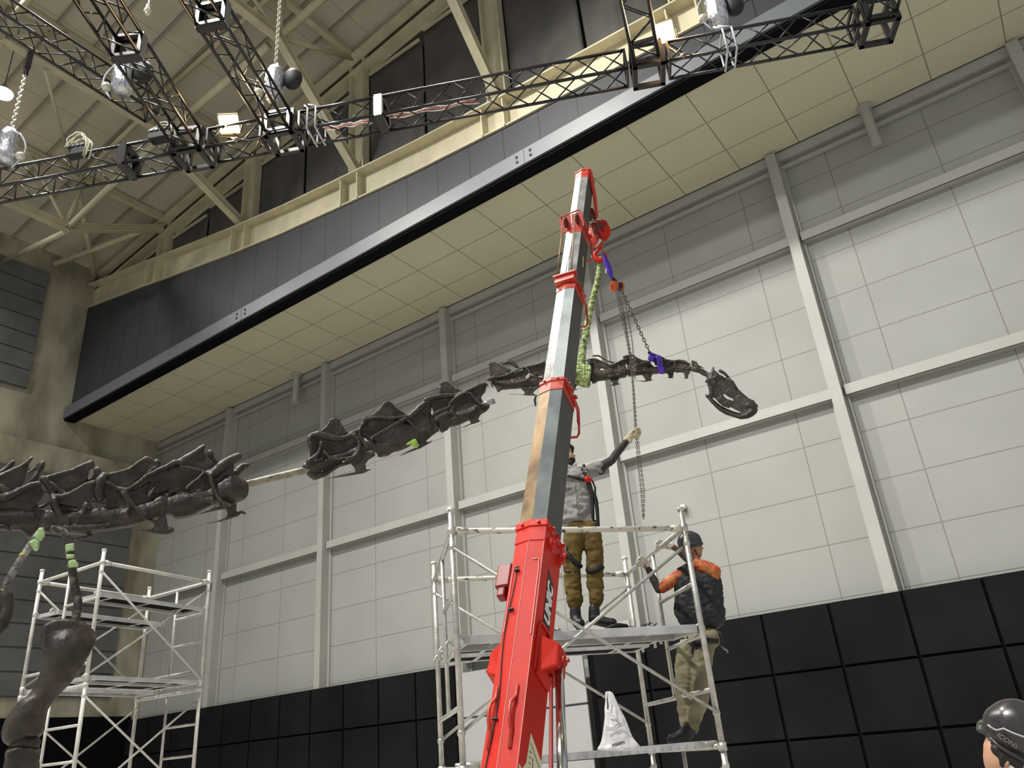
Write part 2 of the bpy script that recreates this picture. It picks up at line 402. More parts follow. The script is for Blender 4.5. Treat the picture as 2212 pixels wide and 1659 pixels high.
strut(V((-23.4, 7.8, 24.2)), V((-29.2, 11.5, 25.6)), .06, 'thin cream diagonal between the two leftmost trusses')
# high-bay lamp
lp = onX(5, 205, -24.6)
t = empty('high_bay_lamp', lp, 'round high-bay ceiling lamp glowing white at the left picture edge', 'lamp')
MB().tube(lp+V((0, 0, .1)), lp+V((0, 0, .35)), .33, 20, r2=.12).build('reflector', M_GREYSTEEL, t)
MB().tube(lp+V((0, 0, .03)), lp+V((0, 0, .09)), .30, 20).build('diffuser', mat('lamp_glow_white', (1, 1, 1), .4, emit=((1, 1, .9), 14)), t)
MB().tube(lp+V((0, 0, .35)), (lp.x, lp.y, zr(lp.x)), .02, 8).build('stem', M_GREYSTEEL, t)
for k, (x, y) in enumerate([l[:2] for l in LAMPS]):
    p = V((x, y, 25.75))
    t = empty('high_bay_lamp', p, ('high-bay lamp high above the top edge over the long truss', 'high-bay lamp high over the crane', 'high-bay lamp over the white scaffold', 'high-bay lamp behind the camera')[k], 'lamp')
    MB().tube(p, p+V((0, 0, .25)), .33, 20, r2=.12).build('reflector', M_GREYSTEEL, t)
    MB().tube(p+V((0, 0, .25)), (x, y, zr(x)), .02, 8).build('stem', M_GREYSTEEL, t)

# ================================================================ black lighting trusses
M_TR = mat('black_coated_tube', (0.026, 0.025, 0.026), 0.32, 0.5, spec=0.8)
M_PLATE = mat('galvanised_plate', (0.28, 0.30, 0.32), 0.4, 0.7, var=0.12, vscale=8)
UT = V((0.894, 0.447, 0)); NT_ = V((-0.447, 0.894, 0)); S = 0.30
def nb(x): return V((x, 8.12+(x+0.03)*0.5, 9.0))
def cen(x): return nb(x)+NT_*(S/2)+V((0, 0, S/2))
def light_truss(A, B, lab, s=S, plates=(0, 1), pitch=0.30, rot=0):
    """square box truss: four chords, zig-zag lacing on each side, end plates"""
    A = V(A); B = V(B); d = (B-A).normalized(); L = (B-A).length; side = V((0, 0, 1)).cross(d).normalized(); up = d.cross(side)
    t = empty('lighting_truss', A, lab, 'lighting truss', 'black box trusses')
    cs = [side*(i*s/2)+up*(j*s/2) for i, j in ((1, 1), (-1, 1), (-1, -1), (1, -1))]
    for c in cs: MB().tube(A+c, B+c, 0.02, 8).build('chord', M_TR, t, smooth=True)
    n = max(2, int(round(L/pitch)))
    for q in range(4):
        a, b = cs[q], cs[(q+1) % 4]; f = MB()
        for k in range(n):
            p0 = A+d*(L*(k+.05)/n); p1 = A+d*(L*(k+.95)/n)
            if k % 2: f.tube(p0+a, p1+b, .0098, 6)
            else: f.tube(p0+b, p1+a, .0098, 6)
        f.build('lacing', M_TR, t, smooth=True)
    for e in plates:
        P = A if e == 0 else B; sg = 1 if e == 0 else -1
        f = MB()
        for q in range(4):
            a, b = cs[q], cs[(q+1) % 4]
            f.bar(P+a+d*sg*.013, P+b+d*sg*.013, .045, .025, d)
        f.build('end_frame', M_TR, t)
    return t
def coupler(P, d, lab, white=0):
    d = V(d).normalized(); side = V((0, 0, 1)).cross(d).normalized(); up = V((0, 0, 1)); P = V(P)
    t = empty('truss_coupler', P, lab, 'truss coupler'); R = Matrix((d, side, up)).transposed()
    f = MB()
    for s1 in (-1, 1):
        f.box(P+side*s1*(S/2+.015), (.07, .02, S+.06), R) if not (s1 == -white) else None
        f.box(P+up*s1*(S/2+.015), (.07, S+.04, .02), R)
        f.box(P+side*s1*(S/2-.02)+up*(S/2-.03), (.07, .05, .05), R); f.box(P+side*s1*(S/2-.02)-up*(S/2-.03), (.07, .05, .05), R)
    f.build('coupler_frame', M_TR, t)
    if white: MB().box(P-side*(S/2+.02)*white, (.10, .014, S+.05), R).build('face_plate', M_PLATE, t)
    return t
def corner(P, d, lab):
    d = V(d).normalized(); side = V((0, 0, 1)).cross(d).normalized(); R = Matrix((d, side, V((0, 0, 1)))).transposed(); h = S/2+.02
    t = empty('truss_corner_block', P, lab, 'truss corner block', 'black corner blocks of the lighting grid'); P = V(P)
    f = MB()
    for m in range(3):
        e = [V((1, 0, 0)), V((0, 1, 0)), V((0, 0, 1))]; mm = e.pop(m)
        for i in (-1, 1):
            for j in (-1, 1):
                c0 = R @ (e[0]*i*h+e[1]*j*h); k_ = R @ mm; f.bar(P+c0-k_*(h+.027), P+c0+k_*(h+.027), .055, .055, R @ e[0])
    f.build('block_frame', M_TR, t)
    return t
XJ = {'L': -9.75, 'T2': -7.62, 'C1': -8.46, 'T3': -6.5, 'C2': -5.33, 'T4': -2.3, 'R': 0.13}
hs = 0.22
def seg(x0, x1, lab, **k): return light_truss(cen(x0), cen(x1), lab, **k)
seg(-11.6, -8.491, 'black lighting truss section at the left picture edge carrying the cable box')
seg(-8.429, XJ['T2']-hs, 'short black lighting truss section right of the leftmost black coupler')
seg(XJ['T2']+hs, XJ['T3']-hs, 'short black lighting truss section holding the left floodlight')
seg(XJ['T3']+hs, XJ['C2']-.031, 'black lighting truss section between the left corner block and white coupler')
seg(XJ['C2']+.031, XJ['T4']-hs, 'long black lighting truss section right of the white coupler')
seg(XJ['T4']+hs, XJ['R']-hs, 'black lighting truss section at top right holding the right floodlight')
coupler(cen(-8.46), UT, 'black truss coupler between the cable box and silver control box')
coupler(cen(XJ['C2']), UT, 'truss coupler with a white face plate above the dark fascia', 1)
for k, l in (('T2', 'black corner block left of the left floodlight'), ('T3', 'black corner block under the middle silver hoist'), ('T4', 'black corner block left of the right floodlight'), ('R', 'black corner block at the right end of the lighting truss')):
    corner(cen(XJ[k]), UT, l)
def cross(x, top, lab, L=4.2):
    A = cen(x); d = (V(top)-A); d.z = 0; d.normalize(); return A+d*.22, d
for x, top, l, cp in ((XJ['T2'], (-6.42, 2.38, 9.15), 'black lighting truss running up left of the left floodlight', 1.45), (XJ['T3'], (-5.62, 3.1, 9.15), 'black lighting truss running up beside the middle silver hoist', 1.62),
                 (XJ['T4'], (-1.98, 6.0, 9.15), 'black lighting truss rising to the top edge left of the right floodlight', 0), (XJ['R'], (.45, 7.45, 9.15), 'black lighting truss leaving the far right corner block', 0)):
    a, d = cross(x, top, l)
    if cp:
        light_truss(a, a+d*(cp-.035), l+', lower section'); light_truss(a+d*(cp+.035), a+d*4.5, l+', upper section')
        coupler(a+d*cp, d, 'truss coupler with a galvanised face on the truss '+('left' if x == XJ['T2'] else 'right')+' of the left floodlight', -1)
    else: light_truss(a, a+d*3.0, l)
A0 = V((-9.36, 1.9, 11.2)); light_truss(A0, V((-9.50, 4.75, 11.2)), 'high thin black truss at the far left, farther up than the others', s=.30, plates=(1,))
light_truss(V((-9.3, -1.5, 11.2)), A0-V((0, .01, 0)), 'high thin black truss at the top left corner of the picture', s=.30, plates=(1,))

# chain hoists
M_CHAIN = mat('bright_chain', (0.72, 0.68, 0.56), 0.35, 0.25)
M_SILVER = mat('crinkled_silver_wrap', (0.62, 0.63, 0.66), 0.25, 0.8, bump=1.0, bscale=9, stretch=(3, 3, 1), var=.25, vscale=14)
M_BAG = mat('black_chain_bag', (0.015, 0.015, 0.016), 0.6)
M_SLING = mat('grey_web_sling', (0.52, 0.55, 0.58), 0.7)
def chain_links(f, a, b, L=.045, w=.012, wire=.0042):
    a = V(a); b = V(b); d = b-a; n = max(1, int(d.length/(L*.72))); d.normalize(); R = frame(d)
    step = (b-a).length/n
    for k in range(n):
        c = a+d*(step*(k+.5)); x = R.col[0] if k % 2 else R.col[1]; P = []
        for q in range(8):
            t_ = 2*pi*q/8; P.append(c+x*(cos(t_)*w)+d*(sin(t_)*L*.5))
        f.path(P, wire, 4, closed=True)
def hoist(P, top, lab, h=.52, r=.13, bag=1):
    P = V(P); t = empty('chain_hoist', P, lab, 'hoist')
    f = MB(); random.seed(int(P.x*100) % 97); rs = [.78, .95, 1, .94, 1.03, .96, 1.0, .95, .72]
    f.path([P+V((random.uniform(-.01, .01), random.uniform(-.01, .01), h*i/8)) for i in range(9)], [r*q for q in rs], 11)
    f.build('hoist_body', M_SILVER, t, smooth=True)
    MB().path([P+V((.05*cos(a), 0, h+.04+.05*sin(a))) for a in [i*pi/5 for i in range(-2, 8)]], .012, 6).build('top_hook', M_CHAIN, t)
    f = MB(); R = Matrix.Rotation(radians(20), 3, 'Z'); f.ball(P+CR*bag*.24+V((0, 0, .34)), (.13, .10, .17), 14, 9, R)
    o = f.build('chain_bag', M_BAG, t, smooth=True)
    f = MB(); f.ball(P-CR*bag*.2+V((0, 0, .1)), .06, 10, 8); f.build('hook_block', M_CHAIN, t, smooth=True)
    cbl = []
    for i in range(14):
        a = i/13; cbl.append(P-CR*bag*(.12+.13*sin(a*pi))+V((0, 0, .5-.6*a)))
    MB().path(cbl, .012, 6).build('supply_cable', M_SLING, t, smooth=True)
    c = MB(); chain_links(c, P+V((0, 0, h+.05)), V((P.x, P.y, top)), L=.075, w=.022, wire=.009)
    c.build('hoist_chain', M_CHAIN, t)
    return t
h1 = onZ(8, 350, 9.22); hoist(h1, 11.05, 'wire-tangled hoist at the left picture edge', bag=-1)
h2 = cen(XJ['T3'])+V((0.13, -.02, 0)); h2 = onR(591, 212, math.hypot(h2.x, h2.y)); hoist(h2, 13.0, 'silver wrapped hoist with a black chain bag above the middle corner block')
h3 = onZ(262, 200, 9.45); hoist(h3, 10.15, 'silver wrapped hoist seen through the truss left of the left floodlight', bag=1)
h4 = onR(1556, 52, 7.9); hoist(h4, 13.0, 'silver wrapped hoist right of the right floodlight', bag=1)
# slings that hold hoists to the truss
def slings(x, lab):
    t = cen(x); o = empty('truss_sling', t, lab, 'sling'); R = Matrix((UT, NT_, V((0, 0, 1)))).transposed()
    for k, dx in enumerate((-.05, .06)):
        f = MB(); h = S/2+.022; P = [t+R @ V((dx, a*h, b*h)) for a, b in ((-1, 1), (-1, 0), (-1, -1), (0, -1), (1, -1), (1, 0), (1, 1), (0, 1.05))]
        f.path(P, .013, 6, closed=True); f.path([P[0], t+R @ V((dx*.5-.10, -.1, .30))], .013, 6); f.build('strap', M_SLING, o, smooth=True)
slings(-1.42, 'pair of pale grey slings round the truss right of the right floodlight')
slings(-6.12, 'pair of pale grey slings hanging from the middle silver hoist')
sh = h1+V((0, 0, 1.86)); f = MB(); f.box(sh, (.07, .07, .36)); f.tube(sh-V((0, 0, .18)), sh-V((0, 0, .3)), .035, 8)
f.build('beam_clamp', M_TR, label='black clamp with hook under the high far left truss', cat='clamp')
sh = onR(321, 12, math.hypot(h3.x, h3.y)); f = MB(); f.tube(sh, sh-V((0, 0, .16)), .03, 8); f.ball(sh-V((0, 0, .1)), .05, 8, 6); f.tube(sh, sh+V((0, 0, 4)), .012, 6)
f.build('hook_shackle', M_CHAIN, label='small hook and wire above the hoist left of the left floodlight', cat='hook')

# floodlights
M_FL = mat('floodlight_glow', (1, .9, .7), .4, emit=((1.0, 0.74, 0.36), 30))
M_FLF = mat('floodlight_housing', (0.30, 0.27, 0.22), .45, .5)
def flood(p, hand, lab, w_=.235, h_=.245, tilt=0):
    p = V(p); n = (CAM-p).normalized(); n = (n+V((0, 0, .15))).normalized(); R = frame(n); R = R @ Matrix.Rotation(tilt, 3, 'Z')
    t = empty('floodlight', p, lab, 'floodlight')
    MB().box(p-n*.05, (w_+.03, h_+.03, .09), R).box(p-n*.11, (w_*.7, h_*.7, .05), R).build('housing', M_FLF, t, bevel=.01)
    MB().box(p+n*.002, (w_, h_*.86, .012), R).build('lamp_glass', M_FL, t)
    X_, Y_ = R.col[0], R.col[1]; f = MB()
    bot = p-Y_*h_*.5*(1 if Y_.z > 0 else -1); dn = -Y_*(1 if Y_.z > 0 else -1)
    f.path([p+X_*(w_/2+.03), bot+X_*(w_/2+.03)+dn*.03, bot+X_*.02+dn*.05, bot-X_*(w_/2+.03)+dn*.03, p-X_*(w_/2+.03)], .009, 6)
    f.tube(bot+dn*.05, V(hand), .016, 6); f.ball(V(hand), .04, 8, 6); f.build('yoke', M_FLF, t, smooth=True)
    cable = [V(hand)-NT_*.05+UT*(.5*k/10)+V((0, 0, -.10*sin(pi*k/10))) for k in range(11)]
    MB().path(cable, .008, 5).build('cable', M_BAG, t, smooth=True)
    d = bpy.data.lights.new('flood_beam', 'AREA'); d.energy = 34; d.color = (1, .62, .28); d.size = .22
    l = bpy.data.objects.new('flood_beam', d); COL.objects.link(l); l.location = p+n*.05; l.rotation_euler = n.to_track_quat('Z', 'Y').to_euler()
    l.rotation_euler = (-n).to_track_quat('-Z', 'Y').to_euler()
    l.rotation_euler = n.to_track_quat('-Z', 'Y').to_euler()
    return t
q = nb(-2.02)+V((0, 0, S)); flood(onR(1434, 70, math.hypot(q.x, q.y)-.02), nb(-1.93)+V((0, 0, 0.02)), 'right floodlight glowing warm orange on the black truss')
q = nb(-7.1)+V((0, 0, S)); flood(onR(495, 268, math.hypot(q.x, q.y)+.05), nb(-7.02)+V((0, 0, 0.02)), 'left floodlight glowing warm orange between two corner blocks', tilt=radians(14))
# boxes and cable coils on the truss
def jbox(p, lab, coil, sz=(.26, .12, .14)):
    p = V(p); R = Matrix((UT, NT_, V((0, 0, 1)))).transposed(); t = empty('control_box', p, lab, 'control box')
    MB().box(p, sz, R).build('case', M_BAG, t, bevel=.008)
    f = MB()
    for k in (-.1, -.035, .035, .1): f.box(p+R @ V((k, -.005, sz[2]/2)), (.05, sz[1]+.02, .03), R)
    f.build('catches', M_PLATE, t)
    for k, (c, rr) in enumerate(coil):
        P = []; random.seed(k)
        for i in range(15):
            a = pi*i/14; P.append(p+R @ V((-.16+.34*i/14+random.uniform(-.02, .02)+k*.02, -.08+.05*sin(k*2+a), .05+rr*sin(a)*(1 if k % 3 else 1.15))))
        P += [P[-1]+V((.02, 0, -.12)), P[-1]+V((-.02, 0, -.24))]
        MB().path(P, .008, 5).build('cable', c, t, smooth=True)
M_YC = mat('pale_yellow_cable', (.62, .60, .34), .5); M_WC = mat('white_cable', (.7, .7, .68), .5); M_RC = mat('red_cable', (.5, .08, .05), .5)
jbox(nb(-9.05)+V((0, 0, .33)), 'black cable box with looped pale yellow cables on the left truss', [(M_YC, .20), (M_YC, .16), (M_WC, .19), (M_YC, .12), (M_WC, .1)])
jbox(nb(-7.98)+V((0, 0, .33)), 'silver topped control box beside the left corner block', [(M_YC, .10), (M_WC, .08)], (.30, .14, .13))
for i, (x0, x1, lab) in enumerate(((-5.25, -4.2, 'white and red cables lying along the truss right of the white coupler'), (-6.0, -5.45, 'thin cable bundle lying along the truss left of the white coupler'))):
    t = empty('cable_bundle', cen(x0), lab, 'cable')
    for k, c in enumerate((M_WC, M_RC, M_WC)):
        P = [cen(x0+(x1-x0)*j/12)+V((0, -.05+.03*k, -S/2+.06+.02*sin(j*1.3+k))) for j in range(13)]
        MB().path(P, .008, 5).build('cable', c, t, smooth=True)

# ================================================================ scaffold towers
M_SCR = mat('worn_galvanised_tube', (0.50, 0.49, 0.45), 0.38, 0.55, col2=(0.66, 0.65, 0.60), vscale=14, bump=.2, bscale=60)
M_SCW = mat('white_painted_tube', (0.60, 0.585, 0.54), 0.5, 0.1, var=.12, vscale=9)
M_PAINT = mat('chipped_white_paint_tube', (0.07, 0.065, 0.06), 0.55, 0.1, col2=(0.72, 0.68, 0.58), vscale=16, lo=.36, hi=.42, stretch=(1, 1, 2.2))
M_PLANK = mat('scuffed_aluminium', (0.58, 0.59, 0.59), 0.42, 0.25, var=.15, vscale=6)
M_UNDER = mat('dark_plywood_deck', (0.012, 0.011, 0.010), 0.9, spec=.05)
def scaffold(A, B, C_, D, tops, fh, lab, m, rail_m, planks, rt=.022, bo=.12):
    A, B, C_, D = [V((*p, 0)) for p in (A, B, C_, D)]
    t = empty('scaffold_tower', A, lab, 'scaffold tower')
    Z = lambda p, z: V((p.x, p.y, z))
    for (P, Q, ins) in ((A, C_, .5), (B, D, .5)):
        for lv, zt in enumerate(tops):
            zb = max(zt-fh, 0.06)
            fr = MB().tube(Z(P, zt), Z(Q, zt), rt, 10).build('end_frame', m, t, smooth=True)
            top = .18 if lv == 0 else 0
            for K in (P, Q):
                MB().tube(Z(K, zb), Z(K, zt+top), rt*1.05, 12).tube(Z(K, zt-.03), Z(K, zt+.03), rt*1.5, 12).build('post', m, fr, smooth=True)
                if lv == 0: MB().tube(Z(K, zt+top), Z(K, zt+top+.0), rt, 8).tube(Z(K, zt+top-.03), Z(K, zt+top), rt*1.35, 12).build('pin', rail_m, fr, smooth=True)
                for zz in (zt-.13, zb+bo): MB().ball(Z(K, zz), rt*1.45, 8, 6).build('brace_lock', m, fr, smooth=True)
            I = P.lerp(Q, ins); lo = zt-1.28 if zt > 1.3 else .15
            MB().tube(Z(I, lo), Z(I, zt), rt*.8, 10).build('inner_post', m, fr, smooth=True)
            MB().tube(Z(P, lo), Z(Q, lo), rt*.85, 10).build('rung', m, fr, smooth=True)
            for zz in (zt-.46, zt-.87):
                MB().tube(Z(P, zz+.0), Z(I, zz), rt*.75, 10).build('rung', m, fr, smooth=True)
    for P, Q in ((A, B), (C_, D)):
        for lv, zt in enumerate(tops):
            z1, z0 = zt-.14, max(zt-fh+bo, .15); n = (Q-P).normalized().cross(V((0, 0, 1)))*.03
            c = MB()
            for s, (za, zb) in ((1, (z1, z0)), (-1, (z0, z1))): c.tube(Z(P, za)+n*s, Z(Q, zb)+n*s, rt*.62, 8)
            c.build('cross_brace', m, t, smooth=True)
        zt = tops[0]
        d = (Q-P).normalized()
        MB().tube(Z(P, zt)+d*.13, Z(Q, zt)-d*.13, rt*1.08, 12).path([Z(P, zt)+d*.04, Z(P, zt)+d*.13], [rt*1.7, rt*1.1], 10).path([Z(Q, zt)-d*.13, Z(Q, zt)-d*.04], [rt*1.1, rt*1.7], 10).build('guard_rail', rail_m, t, smooth=True)
    for (u, z, wd, over) in planks:           # u: fraction from A-B side to C-D side
        P = A.lerp(C_, u); Q = B.lerp(D, u); d = (Q-P).normalized(); n = d.cross(V((0, 0, 1))); R = Matrix((d, n, V((0, 0, 1)))).transposed(); c = (P+Q)/2; L = (Q-P).length
        pl = MB()
        for s in (-1, 1): pl.box(Z(c, z)+n*s*wd/2, (L-.1, .03, over), R)
        for e in (-1, 1): pl.box(Z(c, z)+d*e*(L/2-.06), (.03, wd, over*.9), R)
        pk = pl.build('deck_plank', M_PLANK, t, bevel=.004)
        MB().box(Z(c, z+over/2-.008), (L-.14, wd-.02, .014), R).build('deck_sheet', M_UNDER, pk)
        for k in range(3): MB().box(Z(c, z+over/2-.022)+d*(-L/2+L*(k+.5)/3), (.03, wd, .008), R).build('cross_rib', M_PLANK, pk)
        for e in (-1, 1):
            for s in (-1, 1):
                f = MB(); h_ = Z(c, z+.01)+d*e*(L/2-.02)+n*s*wd*.42; f.path([h_-d*e*.03, h_+d*e*.03+V((0, 0, .04)), h_+d*e*.05+V((0, 0, .01)), h_+d*e*.05-V((0, 0, .03))], .014, 6); f.build('plank_hook', m, pk, smooth=True)
    for K in (A, B, C_, D):
        MB().tube(Z(K, 0.0), Z(K, .25), .018, 8).box(Z(K, .005), (.14, .14, .01)).build('base_jack', m, t)
    return t
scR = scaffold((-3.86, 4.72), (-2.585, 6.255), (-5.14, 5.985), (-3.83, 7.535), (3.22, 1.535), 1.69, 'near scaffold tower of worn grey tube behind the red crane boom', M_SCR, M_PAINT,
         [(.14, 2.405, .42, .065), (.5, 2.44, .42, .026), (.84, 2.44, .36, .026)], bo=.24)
# ribbed steel plank of the lower level
A_, B_ = V((-3.86, 4.72, 0)), V((-2.585, 6.255, 0)); C__ = V((-5.14, 5.985, 0)); D__ = V((-3.83, 7.535, 0))
def ribbed(u, z, wd, lab):
    P = A_.lerp(C__, u); Q = B_.lerp(D__, u); d = (Q-P).normalized(); n = d.cross(V((0, 0, 1))); R = Matrix((d, n, V((0, 0, 1)))).transposed(); L = (Q-P).length; c = (P+Q)/2; c.z = z
    f = MB().box(c, (L-.25, wd, .05), R)
    for k in range(26):
        for s in (-1, 1): f.box(c+d*(-L/2+.16+(L-.32)*k/25)+n*s*(wd/2+.003)+V((0, 0, .008)), (.016, .01, .034), R)
    pk = f.build('deck_plank', M_PLANK, scR)
    for e in (-1, 1):
        for s in (-.35, .35): MB().tube(c+d*e*(L/2-.14)+n*s*wd, c+d*e*(L/2-.0)+n*s*wd, .022, 8).build('plank_hook', M_SCR, pk, smooth=True)
ribbed(.16, 1.56, .40, '')
scaffold((-10.53, 5.48), (-10.85, 7.33), (-12.04, 5.41), (-12.33, 7.25), (4.38, 2.83, 1.28), 1.55, 'far white scaffold tower behind the hanging limb bone on the left', M_SCW, M_SCW,
         [(.16, 3.97, .42, .055), (.84, 3.9, .42, .055), (.16, 2.93, .42, .055), (.5, 2.93, .42, .026), (.84, 2.9, .4, .055)], rt=.024)
# things on the upper deck
def onplank(u, v, z): return (A_.lerp(C__, u)).lerp(B_.lerp(D__, u), v) + V((0, 0, z))
p = onplank(.12, .63, 2.425)
t = empty('cordless_drill', p, 'green and black cordless tool lying on the upper plank in front of the boots', 'power tool')
dd = (B_-A_).normalized(); RR = Matrix((dd, dd.cross(V((0, 0, 1))), V((0, 0, 1)))).transposed()
M_GRN = mat('dark_green_plastic', (.02, .12, .06), .5)
MB().path([p+dd*.02+V((0, 0, .04)), p+dd*.10+V((0, 0, .05)), p+dd*.17+V((0, 0, .045))], [.024, .028, .02], 12).build('motor_body', M_BAG, t, smooth=True)
MB().path([p-dd*.02+V((0, 0, .03)), p+dd*.04+V((0, 0, .035))], [.02, .022], 10).build('battery', M_GRN, t, smooth=True)
MB().path([p+dd*.18+V((0, 0, .04)), p+dd*.25+V((0, 0, .035))], [.014, .006], 8).build('chuck', M_PLATE, t, smooth=True)
p = onplank(.13, .50, 2.44)
MB().tube(p+V((0, 0, .02)), p+dd*.06+V((0, 0, .02)), .026, 14).build('tape_roll', M_GRN, label='small green and white roll lying on the upper plank', cat='roll')
p = onplank(.12, .80, 2.44); f = MB(); random.seed(5)
for k in range(9): a = p+V((random.uniform(-.06, .06), random.uniform(-.04, .04), .01+.004*k)); f.tube(a, a+V((random.uniform(-.08, .08), random.uniform(-.08, .08), .01)), .005, 5)
f.build('bolt_pile', M_PLATE, label='loose heap of small metal bolts on the upper plank', cat='bolts', kind='stuff')
p = onplank(.12, .30, 2.445); MB().tube(p+V((0, 0, .02)), p+dd*.22+V((0, 0, .02)), .014, 8).ball(p+dd*.24+V((0, 0, .02)), .024, 8, 6).build('ratchet_wrench', M_SCR, smooth=True, label='steel ratchet wrench on the upper plank beside the boom', cat='wrench')

# ================================================================ crane
M_RED = mat('crane_red_paint', (0.60, 0.026, 0.015), 0.45, spec=0.22, var=.10, vscale=3)
M_RED2 = mat('worn_red_paint', (0.48, 0.035, 0.02), 0.4, col2=(0.62, 0.16, 0.10), vscale=9, lo=.5, hi=.75)
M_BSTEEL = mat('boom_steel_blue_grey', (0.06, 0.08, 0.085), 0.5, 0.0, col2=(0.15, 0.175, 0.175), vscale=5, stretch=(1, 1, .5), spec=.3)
M_BREFL = mat('boom_painted_reflection', (0.10, 0.06, 0.025), 0.36, 0.4, col2=(0.30, 0.20, 0.10), vscale=6, stretch=(1, 1, .4), bump=.12, bscale=25)  # orange-brown reflection on the left top face, put into the colour
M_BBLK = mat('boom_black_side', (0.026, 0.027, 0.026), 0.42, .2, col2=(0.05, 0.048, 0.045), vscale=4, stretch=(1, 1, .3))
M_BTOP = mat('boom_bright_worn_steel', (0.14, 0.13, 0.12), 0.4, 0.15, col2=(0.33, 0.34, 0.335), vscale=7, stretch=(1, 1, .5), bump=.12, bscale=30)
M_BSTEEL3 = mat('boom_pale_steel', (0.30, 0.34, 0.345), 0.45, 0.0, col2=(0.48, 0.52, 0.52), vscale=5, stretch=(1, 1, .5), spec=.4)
M_GLINT_WELD = mat('painted_glint_and_weld', (0.75, 0.35, 0.30), .5)  # pale pink of the painted edge highlights and the patch welds
M_CHROME = mat('chromed_rod', (0.62, 0.64, 0.66), .12, 1.0)
def dist_pt(px, py, dd): d = ray(px, py).normalized(); return CAM + d*dd
BP0, BP1 = dist_pt(1119, 1640, 4.0), dist_pt(1272, 362, 9.1)
BD = (BP1-BP0).normalized(); BL = (BP1-BP0).length
BS = V((BD.y, -BD.x, 0)).normalized(); BN = BS.cross(BD); BN = BN if BN.z > 0 else -BN
def bp(t, a=0, b=0, o=0):
    """point on the boom: t along, a leftwards across the top face, b down the side, o outwards from the right side"""
    return BP0 + BD*(t*BL) - BS*a - BN*b + BS*o
boom = empty('crane_boom', (-2.2, 2.9, 0), 'red telescopic crane boom with four steel inner sections', 'crane')
def section(t0, t1, w_, h, grow=0.0):
    g = grow; pts = [(-g, -g), (w_/2, -.018-g), (w_+g, -g), (w_+g, h*.86+g), (w_*.78, h+g), (w_*.22, h+g), (-g, h*.86+g)]
    return [bp(t0, a, b) for a, b in pts], [bp(t1, a, b) for a, b in pts]
def boom_section(name, t0, t1, w_, h, mats, lab=None):
    """mats: right top face, left top face, rest"""
    A, B = section(t0, t1, w_, h); f = MB(); n = len(A)
    o = f.add(A+B, [(i, (i+1) % n, n+(i+1) % n, n+i) for i in range(n)]+[tuple(range(n, 2*n)), tuple(reversed(range(n)))]).build(name, None, boom, label=lab)
    for m in mats: o.data.materials.append(m)
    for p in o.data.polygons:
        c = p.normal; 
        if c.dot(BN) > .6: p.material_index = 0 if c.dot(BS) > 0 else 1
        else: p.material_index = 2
    return o
S1 = (.185, .295); S2 = (.178, .262); S3 = (.165, .235); S4 = (.158, .215); S5 = (.146, .185)
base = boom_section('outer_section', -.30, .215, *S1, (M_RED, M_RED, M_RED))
boom_section('second_section', .20, .425, *S2, (M_BSTEEL, M_BREFL, M_BBLK), 'blue-grey second boom section with an orange-brown reflection painted on one face')
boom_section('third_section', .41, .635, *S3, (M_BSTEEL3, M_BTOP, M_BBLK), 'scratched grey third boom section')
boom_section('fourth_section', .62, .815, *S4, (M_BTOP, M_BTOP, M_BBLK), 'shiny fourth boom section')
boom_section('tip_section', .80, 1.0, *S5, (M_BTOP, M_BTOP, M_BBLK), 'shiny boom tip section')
def collar(t, w_, h, th=.035, m=M_RED2, bolts=True):
    A, B = section(t, t+th/BL*1.0, w_, h, .012); n = len(A)
    o = MB().add(A+B, [(i, (i+1) % n, n+(i+1) % n, n+i) for i in range(n)]+[tuple(range(n, 2*n)), tuple(reversed(range(n)))]).build('collar', m, boom, bevel=.004)
    A, B = section(t-.5*th/BL-.012, t, w_, h, .004)
    MB().add(A+B, [(i, (i+1) % n, n+(i+1) % n, n+i) for i in range(n)]+[tuple(range(n, 2*n)), tuple(reversed(range(n)))]).build('paint_band', m, o)
    if bolts:
        f = MB()
        for a, b, dv in ((w_*.22, 0, BN), (w_*.8, 0, BN), (0, h*.2, BS), (0, h*.75, BS), (0, h*.45, BS)):
            c = bp(t+.5*th/BL, a, b)+dv*.012; f.tube(c, c+dv*.022, .011, 8)
        f.build('bolt', m, o)
    return o
collar(.212, *S1, m=M_RED, th=.05); collar(.424, *S2); collar(.634, *S3); collar(.80, *S4); collar(.99, *S5, th=.03, bolts=False)
# side wear pads with round heads on the outer collar
f = MB()
for b in (.07, .22): c = bp(.20, 0, b)+BS*.0; f.tube(c, c+BS*.028, .034, 14); f.tube(c+BS*.028, c+BS*.04, .012, 8)
f.build('wear_pad', M_RED, boom)
# thin pale tubes that paint highlights along the ridge and right edge
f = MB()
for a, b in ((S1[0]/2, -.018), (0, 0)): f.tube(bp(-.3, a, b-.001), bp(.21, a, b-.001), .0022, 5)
f.build('painted_edge_glint', M_GLINT_WELD, base)
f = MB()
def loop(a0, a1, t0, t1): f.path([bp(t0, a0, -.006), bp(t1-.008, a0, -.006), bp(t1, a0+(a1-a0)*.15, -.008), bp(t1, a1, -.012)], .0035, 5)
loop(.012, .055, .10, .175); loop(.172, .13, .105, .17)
f.build('patch_weld', M_GLINT_WELD, base)
# lever on the left of the outer section
f = MB(); c = bp(.165, S1[0], .05); f.box(c-BS*.05, (.09, .10, .16), Matrix((BS, BN, BD)).transposed()); f.box(c-BS*.055+BN*.01-BD*.1, (.05, .06, .08), Matrix((BS, BN, BD)).transposed()).build('side_housing', mat('deep_red_paint', (.22, .012, .010), .4), boom, bevel=.01)
